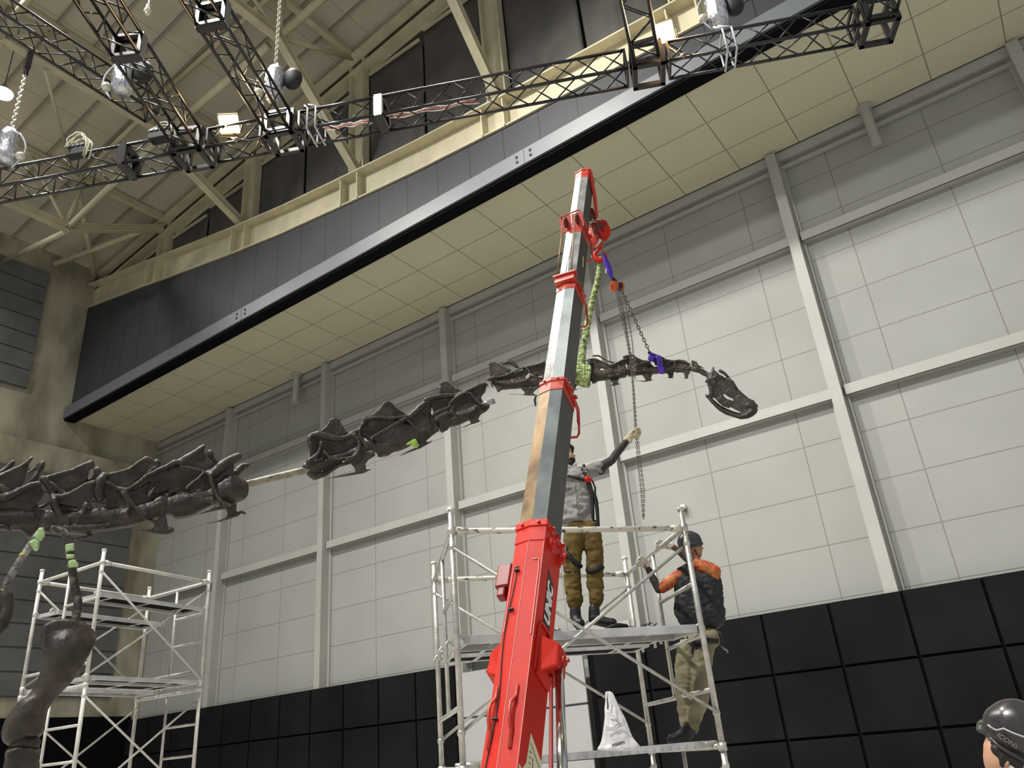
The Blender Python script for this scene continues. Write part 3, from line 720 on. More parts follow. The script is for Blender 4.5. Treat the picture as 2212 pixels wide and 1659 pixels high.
# rope guide handles low on the boom
for a, da in ((.045, 0), (.155, 0)):
    P = [bp(t, a+da_, -b_) for t, da_, b_ in ((.056, 0, .012), (.047, 0, .012), (.044, .004, .025), (.041, .012, .035), (.036, .014, .037), (.028, .010, .035), (.022, .002, .025), (.020, 0, .014), (.008, 0, .012))]
    MB().path(P, .0095, 8).build('rope_guide', M_RED2, boom, smooth=True)
# thin black cable
P = [bp(t, .150+.006*sin(t*60), -.004+0*t) for t in [-.28+.44*i/30 for i in range(31)]]
P = [bp(t, a, -.018*(1-abs(a-.0925)/.0925)-.006) for t, a in [(-.29+.46*i/30, .135+.012*sin(i*.8)+.02*i/30) for i in range(31)]]
MB().path(P, .003, 5).build('sensor_cable', M_BAG, boom, smooth=True)
f = MB()
for t in (.03, .125, .165): f.tube(bp(t, .135+.02*t/.17, -.004), bp(t, .135, -.02), .005, 6); f.box(bp(t, .14, -.02), (.03, .012, .008), Matrix((BS, BN, BD)).transposed())
f.build('cable_clip', M_BAG, boom)
# cylinder brackets on both sides, cylinder rod
def bracket(sg, nm):
    f = MB(); o0 = 0.0 if sg > 0 else -S1[0]
    def q(t, o, b): return bp(t, 0, b) + BS*((o if sg > 0 else -o-S1[0]))
    vs = [q(.106, 0, .05), q(.106, 0, .21), q(.070, 0, .25), q(.072, 0, .07), q(.100, .11, .10), q(.100, .11, .21), q(.078, .11, .22), q(.080, .11, .10)]
    f.add(vs, [(0, 1, 2, 3), (7, 6, 5, 4), (0, 4, 5, 1), (1, 5, 6, 2), (2, 6, 7, 3), (3, 7, 4, 0)])
    b_ = f.build(nm, M_RED, boom, bevel=.012)
    f = MB().path([q(.089, .11, .16), q(.089, .125, .16)], .03, 14).path([q(.089, .125, .16), q(.089, .145, .16)], .012, 8)
    f.build('pin_plate', M_RED2, b_, smooth=False)
    MB().path([q(.074, .006, .045), q(.112, .006, .045), q(.118, .006, .07), q(.118, .006, .18), q(.110, .006, .21)], .010, 6).build('stiffener', M_RED, b_)
bracket(1, 'cylinder_bracket'); bracket(-1, 'cylinder_bracket')
ra = bp(.02, .04, .36)+BS*.04; ra = dist_pt(1208, 1448, (ra-CAM).length); rb = dist_pt(1216, 1700, (ra-CAM).length-.75)
rd = (rb-ra).normalized()
MB().tube(ra-rd*.12, ra+rd*1.3, .023, 18).build('cylinder_rod', M_CHROME, boom, smooth=True)
MB().tube(ra-rd*.05-BS*.045+BD*.0, ra+rd*1.3-BS*.055, .010, 10).tube(ra-rd*.10-BS*.05, ra-rd*.07+BS*.02, .035, 14).build('rod_guard', mat('deep_red_paint', (.22, .012, .010), .4), boom, smooth=False)
# decals
DR = Matrix((BD, -BN, BS))  # placeholder
def text_mesh(s, size, extrude=.0006, shear=0.0, offset=0.0, space=1.0):
    c = bpy.data.curves.new('t', 'FONT'); c.body = s; c.size = size; c.extrude = extrude; c.shear = shear; c.offset = offset; c.space_character = space
    c.align_x = 'CENTER'; c.align_y = 'CENTER'
    o = bpy.data.objects.new('t', c); COL.objects.link(o); dg = bpy.context.evaluated_depsgraph_get(); dg.update()
    me = bpy.data.meshes.new_from_object(o.evaluated_get(dg)); bpy.data.objects.remove(o); bpy.data.curves.remove(c); return me
def put_text(s, size, P, X_, Y_, m, parent, name='lettering', **k):
    me = text_mesh(s, size, **k); me.materials.append(m); Z_ = V(X_).normalized().cross(V(Y_).normalized())
    R = Matrix((V(X_).normalized(), V(Y_).normalized(), Z_)).transposed()
    for v in me.vertices: v.co = R @ v.co
    o = bpy.data.objects.new(name, me); COL.objects.link(o); o.parent = parent; o.location = V(P)-wloc(parent); return o
M_WHITE = mat('white_vinyl', (.82, .82, .80), .5); M_INK = mat('black_vinyl', (.012, .012, .013), .45)
c = bp(.135, 0, .145, .002)
f = MB().prism([bp(.088, 0, .175, .001), bp(.188, 0, .065, .001), bp(.180, 0, .185, .001), bp(.080, 0, .235, .001)][:0] or [bp(t, 0, b, .001) for t, b in ((.122, .098), (.175, .098), (.166, .192), (.113, .192))], BS*.0015)
dk = f.build('maker_decal', M_INK, boom)
put_text('UNIC', .105, bp(.1435, 0, .147, .0035), BD, BN, M_WHITE, dk, shear=.2, offset=.0055, space=1.02)
M_CARD = mat('cream_load_chart', (.78, .73, .52), .5)
f = MB().prism([bp(t, 0, b, .001) for t, b in ((.027, .10), (.016, .26), (-.10, .26), (-.10, .012), (-.002, .012), (-.003, .05), (.004, .085))], BS*.001)
ch = f.build('load_chart', M_CARD, boom)
f = MB()
for k in range(5):
    P = []
    for i in range(11):
        a = pi*.5*i/10; t = -.004-.030*sin(a)-.004*k; b = .03+.014*k+.10*(1-cos(a)); P.append(bp(t, 0, min(b, .25), .0025))
    f.path(P, .0028, 4)
for k in range(7): f.bar(bp(.014-.004*k, 0, .108, .0025), bp(.014-.004*k, 0, .13, .0025), .002, .004, BS)
for k in range(4): f.bar(bp(.012-.006*k, 0, .15+.02*k, .0025), bp(.004-.006*k, 0, .158+.02*k, .0025), .004, .002, BS)
f.bar(bp(.020, 0, .11, .0025), bp(.010, 0, .25, .0025), .003, .002, BS)
f.build('chart_lines', M_INK, ch)
for (t, b, s) in ((.91, .06, .02),): pass
f = MB().prism([bp(t, 0, b, .001) for t, b in ((.70, .11), (.725, .09), (.728, .11), (.703, .13))], BS*.001).build('yellow_mark', mat('yellow_tape', (.75, .62, .12), .5), boom)
# rust-red paint on the tip
for t0, t1, s_ in ((.965, .99, S5), (.775, .80, S4), (.81, .825, S5)):
    A, B = section(t0, t1, *s_, .0015); n = len(A)
    MB().add(A+B, [(i, (i+1) % n, n+(i+1) % n, n+i) for i in range(n)]).build('paint_band', M_RED2, boom)
# boom head cheek plates with sheaves on the underside
hd_ = MB()
for o_ in (.004, -S5[0]-.016):
    hd_.prism([bp(1.0, 0, .0, o_), bp(1.0, 0, .07, o_), bp(.955, 0, .25, o_), bp(.915, 0, .33, o_), bp(.895, 0, .30, o_), bp(.94, 0, .17, o_), bp(.965, 0, .06, o_)], BS*.012)
hd = hd_.build('cheek_plate', M_RED, boom)
f = MB()
for k in range(3): c = bp(.915, .03+.045*k, .285); f.tube(c-BS*.012, c+BS*.012, .062, 20)
f.build('sheave', mat('dark_red_sheave', (.12, .012, .010), .5), boom)
# pulley saddles on upper and middle collars, ropes
def saddle(t, w_, lab=None):
    f = MB()
    for a in (.03, w_-.01):
        c = bp(t, a, -.06); f.tube(c-BS*.012, c+BS*.012, .055, 18)
    s_ = f.build('guide_pulley', mat('dark_red_sheave', (.12, .012, .010), .5), boom)
    f = MB().path([bp(t+.012, -.0, -.03), bp(t+.015, -.0, -.10), bp(t+.01, w_+.03, -.10), bp(t+.0, w_+.03, -.02)], .008, 8)
    for a in (-.0, .06, w_-.04, w_+.03): f.bar(bp(t-.012, a, .0), bp(t+.010, a, -.09), .008, .05, BS)
    f.build('pulley_cage', M_RED2, boom)
saddle(.80, S4[0])
f = MB().box(bp(.645, S3[0]/2, -.045), (S3[0]+.05, .06, .025), Matrix((BS, BN, BD)).transposed()).box(bp(.638, S3[0]/2, -.03), (S3[0]+.02, .05, .08), Matrix((BS, BN, BD)).transposed()).build('rope_anchor', M_RED2, boom, bevel=.005)
f = MB()
f.tube(bp(.80, .03, -.115), bp(.65, .02, -.06), .006, 6); f.tube(bp(.80, S4[0]-.01, -.115), bp(.65, S3[0]-.01, -.06), .006, 6)
f.build('hoist_rope', mat('greased_rope', (.25, .17, .10), .45, .6), boom, smooth=True)
# side arms on the collars reaching past the underside
for t, h in ((.80, S4[1]), (.634, S3[1]), (.424, S2[1])):
    f = MB().bar(bp(t+.004, -.012, .02), bp(t-.004, -.012, h+.03), .012, .05, BD).bar(bp(t-.004, -.012, h+.02), bp(t-.022, -.012, h+.05), .012, .04, BD)
    f.path([bp(t-.012, -.012, h+.03), bp(t-.034, -.014, h+.07), bp(t-.040, -.0, h+.07), bp(t-.042, .05, h+.05)], .009, 8)
    for b in (.08, .17): c = bp(t, 0, b)+BS*.018; f.tube(c, c+BS*.02, .014, 8)
    f.build('rope_arm', M_RED2, boom)
# base of the crane, below the picture
low = bp(-.30, S1[0]/2, S1[1]/2)
MB().box(low-BD*.02, (.34, .42, .30), Matrix((BS, BN, BD)).transposed()).build('boom_foot', M_RED, boom, bevel=.02)
MB().tube((low.x, low.y, .55), (low.x, low.y, low.z+.05), .16, 20).build('slewing_post', M_RED, boom)
MB().box((low.x, low.y, .38), (.6, 1.3, .30)).build('carriage', M_RED, boom, bevel=.03)
f = MB()
for s in (-1, 1):
    for k in range(7): f.tube((low.x+s*.35-.08, low.y-.55+k*.183, .13), (low.x+s*.35+.08, low.y-.55+k*.183, .13), .11, 14)
    f.box((low.x+s*.35, low.y, .235), (.18, 1.25, .03)); f.box((low.x+s*.35, low.y, .02), (.18, 1.25, .03))
f.build('crawler_track', M_BAG, boom)

# ---------------------------------------------------------------- hook block, slings, chain block
RH = 7.12
def H(px, py, r=RH): return onR(px, py, r)
mpp = (H(1300, 503)-CAM).length/FPX      # metres per pixel there
t = empty('hook_block', H(1300, 500), 'red hook block with a hexagonal cheek plate marked 6', 'hook block')
cpt = [(1290, 479), (1301, 474), (1310, 477), (1319, 495), (1318, 508), (1310, 521), (1303, 520), (1292, 498), (1286, 486)]
nrm = (CAM-H(1300, 500)).normalized()
o = MB().prism([H(x, y, RH-.10) for x, y in cpt], CF*.012).build('cheek_plate', M_RED, t)
MB().prism([H(x-9, y+4, RH+.02) for x, y in cpt], CF*.012).build('cheek_plate', M_RED2, t)
a_, b_ = H(1300, 497, RH-.09), H(1293, 500, RH+.03); MB().tube(a_, b_, .085, 20).build('sheave', mat('dark_red_sheave', (.12, .012, .010), .5), t)
MB().path([H(1287, 487, RH-.02), H(1284, 502, RH-.02), H(1290, 525, RH-.02), H(1298, 535, RH-.04)], [.06, .075, .06, .03], 10).build('ball_weight', M_RED2, t, smooth=True)
X_ = (CR*.97+CU*.05).normalized(); put_text('6', .085, H(1302, 496, RH-.118), (CR-CF*.2).normalized(), CU, M_INK, t, offset=.002)
MB().prism([H(x, y, RH-.115) for x, y in ((1295, 515), (1301, 519), (1295, 527), (1286, 534))], CF*.002).build('cream_sticker', M_CARD, t)
hk = [(1296, 534), (1292, 541), (1285, 547), (1284, 555), (1289, 561), (1297, 563), (1304, 559), (1308, 552), (1306, 545)]
MB().path([H(x, y, RH-.03) for x, y in hk], [.012, .016, .022, .026, .03, .03, .026, .018, .008], 12).build('hook', M_RED, t, smooth=True)
MB().path([H(1298, 534, RH-.05), H(1303, 545, RH-.05), H(1307, 550, RH-.04)], .008, 8).build('latch', M_RED2, t, smooth=True)
MB().tube(bp(.915, .05, .335), H(1294, 480, RH-.02), .004, 6).tube(bp(.913, .10, .34), H(1303, 477, RH-.03), .004, 6).tube(bp(.915, .13, .335), H(1283, 492, RH), .004, 6).build('wire_rope', mat('wire_rope_dark', (.06, .055, .05), .5, .5), t, smooth=True)
# green round sling to the neck
M_GS = mat('green_round_sling', (.10, .17, .04), .8, col2=(.50, .58, .26), vscale=22, lo=.42, hi=.58, stretch=(1, 1, 2.0), bump=.6, bscale=30)
def sling(name, P, rad, m, lab, flat=None, extra=None):
    t = empty(name, P[0], lab, 'sling'); n = 60; random.seed(2)
    Q = []; R_ = []
    for i in range(n+1):
        u = i/n*(len(P)-1); k = min(int(u), len(P)-2); fr = u-k; Q.append(V(P[k]).lerp(V(P[k+1]), fr)); r0 = rad[k]+(rad[k+1]-rad[k])*fr; R_.append(r0*(1+.13*sin(i*1.9)+random.uniform(-.06, .06)))
    MB().path(Q, R_, 9).build('sling_leg', m, t, smooth=True); return t
gs = sling('round_sling', [H(1298, 556), H(1290, 610), H(1278, 655), H(1268, 705), H(1259, 755), H(1255, 790)], [.024, .030, .032, .034, .036, .04], M_GS, 'green round sling from the red hook down to the neck bones')
MB().path([H(1261, 727, RH-.05), H(1266, 731, RH-.05), H(1264, 737, RH-.05), H(1258, 735, RH-.05)], .007, 6, closed=True).build('shackle', M_PLATE, gs, smooth=True)
f = MB(); random.seed(9)
for k in range(7):
    x0 = 1241+k*5; P = []
    for i in range(13):
        a = 2*pi*i/12; P.append(H(x0+6*cos(a)*.15+1.5*sin(a*2+k), 805-22*cos(a)+k*1.2, RH-.13*sin(a)))
    f.path(P, .020, 7, closed=True)
f.build('sling_wrap', M_GS, gs, smooth=True)
# purple slings
M_PS = mat('purple_round_sling', (.10, .035, .52), .65, var=.25, vscale=14)
ps = empty('round_sling', H(1303, 553), 'purple sling hanging from the red hook above the chain block', 'sling')
for k, (dx, rr) in enumerate(((0, .020), (5, .017))):
    MB().path([H(1303+dx*.6, 552, RH-.04), H(1309+dx, 570, RH-.04), H(1315+dx*.9, 585, RH-.04), H(1321+dx*.3, 600, RH-.04)], [rr*.9, rr*1.2, rr*1.1, rr*.7], 9).build('sling_leg', M_PS, ps, smooth=True)
MB().box(H(1309, 585, RH-.07), (.006, .02, .045), frame(CU)).build('care_label', M_WHITE, ps)
# chain block
M_OR = mat('orange_hoist_paint', (.60, .10, .03), .45)
cbk = empty('chain_block', H(1333, 618), 'small orange hand chain block below the purple sling', 'chain block')
ax = (CR*.9+CF*.45).normalized(); c = H(1333, 619)
MB().path([c-ax*.06, c-ax*.055, c-ax*.02, c-ax*.018], [.035, .055, .058, .04], 18).path([c+ax*.035, c+ax*.037, c+ax*.06, c+ax*.065], [.04, .055, .05, .03], 18).build('gear_cover', M_OR, cbk, smooth=False)
MB().tube(c-ax*.02, c+ax*.037, .046, 18).build('chain_wheel', M_BAG, cbk)
MB().tube(c-ax*.062, c-ax*.066, .026, 16).build('hub', mat('rusty_orange_hub', (.30, .05, .02), .5), cbk)
MB().path([H(1323, 600), H(1326, 606), H(1331, 609)], [.016, .024, .02], 8).build('top_hook', M_BAG, cbk, smooth=True)
M_CH2 = mat('dull_steel_chain', (.22, .20, .17), .4, .8)
f = MB(); chain_links(f, H(1343, 627), H(1402, 758), L=.052, w=.014, wire=.0048); f.build('load_chain', M_CH2, cbk)
MB().ball(H(1403, 762), .018, 8, 6).path([H(1403, 764), H(1406, 770)], .01, 6).build('bottom_hook', M_BAG, cbk, smooth=True)
HAND = (1372, 936)
for nm, pts in (('hand_chain', [(1333, 624), (1350, 700), (1362, 770), (1368, 850), (1372, 925), (1377, 985), (1385, 1060), (1389, 1121)]),
                ('hand_chain', [(1339, 624), (1352, 700), (1363, 770), (1370, 850), (1375, 925), (1382, 985), (1391, 1060), (1391, 1121)]),
                ('slack_chain', [(1330, 626), (1340, 675), (1352, 725), (1361, 775)]), ('slack_chain', [(1344, 624), (1358, 690), (1366, 740), (1372, 820)])):
    f = MB()
    for a, b in zip(pts, pts[1:]): chain_links(f, H(*a, RH-.10), H(*b, RH-.10), L=.030, w=.0085, wire=.0028)
    f.build(nm, M_CH2, cbk)
nk = empty('round_sling', H(1404, 765), 'purple sling wrapped round the hanging neck bones', 'sling')
MB().path([H(1405, 762), H(1404, 775, RH-.05), H(1411, 775, RH-.10)], [.008, .022, .03], 8).path([H(1405, 762), H(1413, 768, RH-.02), H(1420, 772, RH+.0)], [.008, .02, .022], 8).build('sling_leg', M_PS, nk, smooth=True)
f = MB()
for k, dx in enumerate((0, 4.5)):
    P = []
    for i in range(17):
        a = 2*pi*i/16; P.append(H(1419+dx+7*(1-cos(a))*.5+1.5*sin(a), 787-17*cos(a)+dx*.2, RH-.13*sin(a)))
    f.path(P, .018, 8, closed=True)
f.build('sling_wrap', M_PS, nk, smooth=True)
# small white cameras on the pilasters
for x, y, l in ((971, 1101, 'small white dome camera on the pilaster above the near scaffold post'), (1475, 1098, 'small white dome camera on the wall behind the right scaffold post')):
    p = onY(x, y, 19.85 if x < 1000 else 20.26); t = empty('security_camera', p, l, 'camera')
    MB().box(p+V((0, .05, .05)), (.14, .14, .12)).build('housing', M_WHITE, t, bevel=.02); MB().ball(p+V((0, 0, -.05)), .06, 10, 8).build('dome', M_BAG, t, smooth=True)

# ================================================================ bones
def blob(name, prims, parent, m, voxel=.007, smooth=6, sf=.5, noise=0.0, nscale=12, label=None, cat=None, group=None):
    """prims: MB pieces merged into one continuous surface"""
    f = MB()
    for p in prims: p(f)
    me = bpy.data.meshes.new(name); me.from_pydata(f.v, [], f.f)
    bm = bmesh.new(); bm.from_mesh(me); bmesh.ops.recalc_face_normals(bm, faces=bm.faces); bm.to_mesh(me); bm.free()
    tmp = bpy.data.objects.new('t', me); COL.objects.link(tmp)
    r = tmp.modifiers.new('r', 'REMESH'); r.mode = 'VOXEL'; r.voxel_size = voxel; r.use_smooth_shade = True
    s = tmp.modifiers.new('s', 'SMOOTH'); s.iterations = smooth; s.factor = sf
    dg = bpy.context.evaluated_depsgraph_get(); dg.update()
    out = bpy.data.meshes.new_from_object(tmp.evaluated_get(dg)); bpy.data.objects.remove(tmp); bpy.data.meshes.remove(me)
    out.name = name
    if noise:
        for v, n in zip(out.vertices, [q.normal.copy() for q in out.vertices]):
            v.co += n*(mnoise.noise(v.co*nscale)*noise + mnoise.noise(v.co*nscale*2.7)*noise*.5)
    out.materials.clear(); out.materials.append(m)
    for p in out.polygons: p.use_smooth = True
    o = bpy.data.objects.new(name, out); COL.objects.link(o)
    if parent: o.parent = parent; o.location = -wloc(parent)
    return tag(o, label, cat, group)
class Reg:
    """coordinates taken on an enlarged view: x0, y0, scale; rf gives the horizontal range of the object"""
    def __init__(s, x0, y0, sc, rf): s.x0, s.y0, s.sc, s.rf = x0, y0, sc, rf
    def px(s, x, y): return s.x0+x/s.sc, s.y0+y/s.sc
    def m(s, x, y):
        X, Y = s.px(x, y); return (onR(X, Y, s.rf(X))-CAM).length/FPX/s.sc      # metres per view unit
    def p(s, x, y, dz=0):
        X, Y = s.px(x, y); k = s.m(x, y); return onR(X, Y, s.rf(X)-dz*k)
    def C(s, pts, dz=0, both=False, n=10, dy=0):
        """tapered chain; pts (x, y, r[, dz])"""
        def g(f):
            for sg in ((1, -1) if both else (1,)):
                P = []; R_ = []
                for q in pts:
                    d_ = q[3] if len(q) > 3 else dz
                    P.append(s.p(q[0], q[1]+(dy if sg < 0 else 0), d_*sg)); R_.append(q[2]*s.m(q[0], q[1]))
                if len(P) == 1: f.ball(P[0], R_[0], 12, 9); continue
                for i in range(len(P)-1): f.tube(P[i], P[i+1], R_[i], n, R_[i+1])
                for a, r in zip(P, R_): f.ball(a, r, n, 8)
        return g
    def W(s, pts, dz=0, th=30, both=False, dy=0):
        """web of bone: closed outline with thickness th"""
        def g(f):
            for sg in ((1, -1) if both else (1,)):
                k = s.m(*pts[0][:2]); a = [s.p(x, y+(dy if sg < 0 else 0), dz*sg) for x, y in pts]
                d = V((0, 0, 0)); c = sum(a, V((0, 0, 0)))/len(a); d = (CAM-c); d.z = 0; d.normalize()
                # triangulate concave outlines
                from mathutils.geometry import tessellate_polygon
                tri = tessellate_polygon([[V((x, y, 0)) for x, y in pts]]); n = len(a); h = d*(th*k/2)
                f.add([q+h for q in a]+[q-h for q in a], [t for t in tri]+[tuple(reversed([i+n for i in t])) for t in tri]+[(i, (i+1) % n, n+(i+1) % n, n+i) for i in range(n)])
        return g
M_BONE = mat('dark_cast_bone', (0.022, 0.017, 0.013), 0.46, col2=(0.060, 0.048, 0.037), vscale=7, bump=.25, bscale=40, spec=.45, lo=.38, hi=.68)
M_BONE2 = mat('dusty_cast_bone', (0.034, 0.026, 0.019), 0.45, col2=(0.10, 0.08, 0.06), vscale=9, bump=.25, bscale=45, spec=.4, lo=.4, hi=.72)
for m_, hi_ in ((M_BONE, (.20, .165, .125)), (M_BONE2, (.30, .245, .18))):     # paler tan mixed in along ridges and edges
    nt = m_.node_tree; b = nt.nodes['Principled BSDF']; src = b.inputs['Base Color'].links[0].from_socket
    g = nt.nodes.new('ShaderNodeNewGeometry'); r = nt.nodes.new('ShaderNodeValToRGB'); nt.links.new(g.outputs['Pointiness'], r.inputs[0])
    r.color_ramp.elements[0].position = .52; r.color_ramp.elements[0].color = (0, 0, 0, 1); r.color_ramp.elements[1].position = .62; r.color_ramp.elements[1].color = (1, 1, 1, 1)
    mx = nt.nodes.new('ShaderNodeMix'); mx.data_type = 'RGBA'; nt.links.new(r.outputs[0], mx.inputs[0]); nt.links.new(src, mx.inputs[6]); mx.inputs[7].default_value = (*hi_, 1); nt.links.new(mx.outputs[2], b.inputs['Base Color'])
rf1 = lambda x: 6.55+max(0, min(1, x/1060))*.45
rf3 = lambda x: RH
R1 = Reg(0, 930, 6.637, rf1); R2 = Reg(280, 930, 6.637, rf1); R3 = Reg(640, 860, 8.296, rf1); R4 = Reg(860, 800, 8.296, rf1)
R5 = Reg(1040, 740, 10.05, rf3); R6 = Reg(1240, 740, 10.05, rf3); R7 = Reg(1440, 740, 9.218, rf3)
neckA = empty('sauropod_neck_cast', onR(300, 1080, rf1(300)), 'dark brown long dinosaur neck skeleton cast on a support pipe, left of the crane', 'skeleton cast')
def vert(prims, parent, m=M_BONE, vx=.0075, lab=None): return blob('vertebra', prims, parent, m, vx, 5, .5, noise=.004, nscale=14, label=lab)
vert([R1.C([(-260, 1280, 140), (-60, 1270, 140), (150, 1270, 145), (400, 1290, 135), (470, 1290, 110)]), R1.W([(-200, 1250), (500, 1250), (560, 1400), (420, 1560), (280, 1420), (0, 1420), (-200, 1450)], 0, 120),
      R1.C([(450, 392, 26), (400, 450, 30), (320, 510, 34), (150, 590, 34), (-60, 690, 45)], 60), R1.C([(175, 462, 36), (100, 540, 34), (20, 600, 34), (-80, 650, 38)], -70),
      R1.W([(440, 410), (370, 640), (340, 760), (180, 900), (-80, 900), (-80, 680), (150, 600), (330, 510)], 45, 36),
      R1.C([(20, 790, 25), (110, 870, 38), (200, 900, 35)], 90), R1.C([(-60, 970, 50), (50, 970, 55), (170, 930, 50), (300, 860, 45), (450, 790, 45), (540, 770, 45)], 95),
      R1.W([(-80, 960), (300, 860), (560, 780), (640, 900), (520, 1080), (380, 1180), (-80, 1250)], 60, 60),
      R1.C([(605, 468, 36), (590, 520, 40), (545, 600, 32), (500, 690, 42), (440, 770, 50)], -20), R1.C([(400, 610, 20), (500, 540, 20), (560, 480, 25)], -70),
      R1.C([(-100, 1400, 30), (60, 1370, 30), (140, 1430, 26)], 110), R1.W([(-80, 1000), (520, 1000), (560, 1130), (700, 1160), (760, 1250), (-80, 1280)], -10, 120)], neckA)
vert([R1.C([(560, 1310, 90), (680, 1290, 125), (900, 1300, 125), (1200, 1280, 130), (1400, 1260, 125), (1480, 1240, 90)]), R1.W([(560, 1300), (1450, 1280), (1450, 1440), (1250, 1500), (900, 1480), (640, 1470)], 0, 110),
      R1.C([(620, 700, 50), (680, 770, 45), (740, 880, 40), (780, 980, 45)], 60), R1.C([(640, 690, 30), (850, 620, 22), (1050, 565, 20), (1200, 500, 28), (1300, 470, 45), (1300, 500, 50)], 30),
      R1.C([(1395, 570, 50), (1400, 640, 50), (1350, 690, 40), (1250, 750, 40)], -50), R1.W([(640, 700), (1050, 570), (1290, 480), (1260, 690), (1180, 780), (900, 900), (720, 900)], 15, 45),
      R1.C([(730, 760, 26), (850, 850, 25), (960, 910, 28)], 80), R1.C([(760, 960, 42), (880, 955, 38), (960, 930, 26), (1060, 870, 22), (1200, 785, 24), (1340, 745, 32)], 105),
      R1.W([(760, 960), (1060, 860), (1340, 740), (1370, 900), (1260, 1090), (1160, 1180), (1100, 1090), (870, 1060), (760, 1030)], 80, 30),
      R1.C([(770, 1010, 52), (810, 1120, 42), (870, 1220, 30), (960, 1310, 38)], 120), R1.C([(1240, 1060, 28), (1200, 1180, 28), (1090, 1330, 30)], 100),
      R1.C([(760, 1400, 40), (950, 1410, 48), (1200, 1410, 50), (1400, 1390, 40), (1560, 1340, 18)], 110), R1.C([(1310, 1510, 28), (1200, 1540, 26), (1060, 1570, 12)], 70),
      R1.C([(540, 1120, 28), (640, 1080, 22), (740, 1010, 25)], -90), R1.W([(780, 1000), (1200, 880), (1320, 1100), (1440, 1230), (640, 1280), (720, 1150)], -20, 100)], neckA)
vert([R2.C([(-560, 1290, 70), (-400, 1250, 115), (-150, 1240, 120), (100, 1190, 112), (300, 1150, 125), (460, 1060, 125)]), R2.W([(-500, 1280), (100, 1150), (480, 1080), (520, 1200), (300, 1290), (0, 1380), (-400, 1440), (-560, 1400)], 0, 120),
      R2.C([(-370, 660, 55), (-430, 740, 65), (-460, 860, 70), (-430, 960, 60)], 70), R2.C([(-370, 640, 30), (-300, 640, 25), (-160, 600, 20), (0, 555, 22), (130, 460, 28), (240, 410, 42), (300, 430, 38)], 40),
      R2.C([(385, 455, 45), (400, 530, 48), (330, 590, 42), (260, 640, 36)], -50), R2.W([(-380, 650), (0, 560), (130, 460), (310, 420), (270, 540), (240, 650), (0, 780), (-120, 860), (-430, 950)], 15, 45),
      R2.C([(-320, 740, 20), (-190, 810, 18), (-70, 870, 42), (30, 810, 20), (150, 725, 22), (250, 640, 26), (400, 575, 32), (540, 520, 35), (640, 460, 40), (740, 450, 34)], 100),
      R2.W([(-70, 880), (250, 650), (540, 540), (640, 760), (520, 860), (400, 900), (300, 920), (230, 900), (330, 700), (60, 860)], 60, 34),
      R2.C([(-60, 900, 30), (0, 980, 24), (60, 1080, 20), (140, 1150, 20), (230, 1185, 24)], 120), R2.C([(-90, 900, 34), (-20, 1030, 26), (-20, 1130, 30), (-60, 1200, 50)], 115), R2.C([(400, 760, 18), (330, 860, 18), (280, 930, 24)], 90),
      R2.W([(160, 1250), (360, 1290), (520, 1200), (545, 1330), (560, 1480), (380, 1490), (200, 1450), (330, 1410), (355, 1350), (280, 1300)], 60, 55), R2.C([(590, 1430, 45), (560, 1460, 30), (480, 1470, 25)], 60),
      R2.C([(420, 1470, 22), (200, 1440, 16), (0, 1475, 9)], 60), R2.W([(-480, 720), (0, 760), (140, 900), (140, 1260), (-380, 1260), (-440, 1150), (-330, 1080), (-360, 900)], -20, 110), R2.W([(130, 800), (560, 640), (640, 760), (560, 900), (420, 920), (300, 1000), (250, 1200), (60, 1200)], -10, 90)], neckA)
vert([R2.C([(590, 1080, 130), (700, 1060, 140), (900, 1000, 130), (1150, 960, 120), (1300, 900, 170), (1450, 850, 200), (1530, 850, 170)]), R2.W([(560, 1000), (1250, 980), (1230, 1040), (1000, 1160), (850, 1240), (660, 1270), (560, 1160)], 0, 120),
      R2.C([(1058, 232, 32), (1010, 280, 50), (900, 350, 45), (800, 410, 50), (700, 460, 45), (600, 500, 40)], 35), R2.W([(1030, 240), (1090, 340), (1240, 500), (1060, 580), (740, 510), (620, 480), (850, 360)], 30, 42),
      R2.C([(1150, 325, 50), (1165, 390, 42), (1240, 470, 38)], -65), R2.C([(1560, 375, 52), (1500, 400, 60), (1400, 450, 62), (1300, 530, 75), (1210, 610, 70), (1130, 620, 45)], 95), R2.C([(1700, 495, 34), (1620, 520, 45), (1560, 570, 55), (1500, 650, 50)], -95),
      R2.C([(1150, 620, 34), (1080, 590, 24), (1000, 570, 20), (850, 525, 18), (730, 505, 20)], 95), R2.C([(1160, 640, 40), (1170, 740, 26), (1220, 850, 20), (1260, 950, 20), (1330, 1030, 28), (1440, 1070, 22)], 165),
      R2.C([(1060, 610, 18), (980, 690, 16), (900, 740, 16), (820, 820, 24)], 110), R2.W([(540, 540), (740, 520), (1080, 600), (960, 720), (850, 800), (640, 880), (560, 760)], 50, 45), R2.W([(1100, 620), (1500, 480), (1480, 700), (1300, 760), (1180, 760)], 20, 130),
      R2.C([(1180, 1000, 40), (1080, 990, 22), (960, 960, 22), (820, 960, 28)], 120), R2.W([(540, 560), (1150, 600), (1260, 900), (1250, 1020), (640, 1000), (820, 840), (560, 930)], 0, 110), R2.C([(790, 1245, 8), (950, 1205, 13), (1100, 1160, 20), (1250, 1110, 36), (1380, 1070, 50)], 110),
      R2.W([(1300, 1060), (1540, 1040), (1530, 1160), (1570, 1230), (1450, 1260), (1390, 1240), (1410, 1170)], 70, 50), R2.C([(1650, 1190, 24), (1600, 1165, 18), (1560, 1190, 28), (1480, 1230, 28), (1350, 1280, 18), (1200, 1320, 12), (1000, 1362, 5)], 70)], neckA)
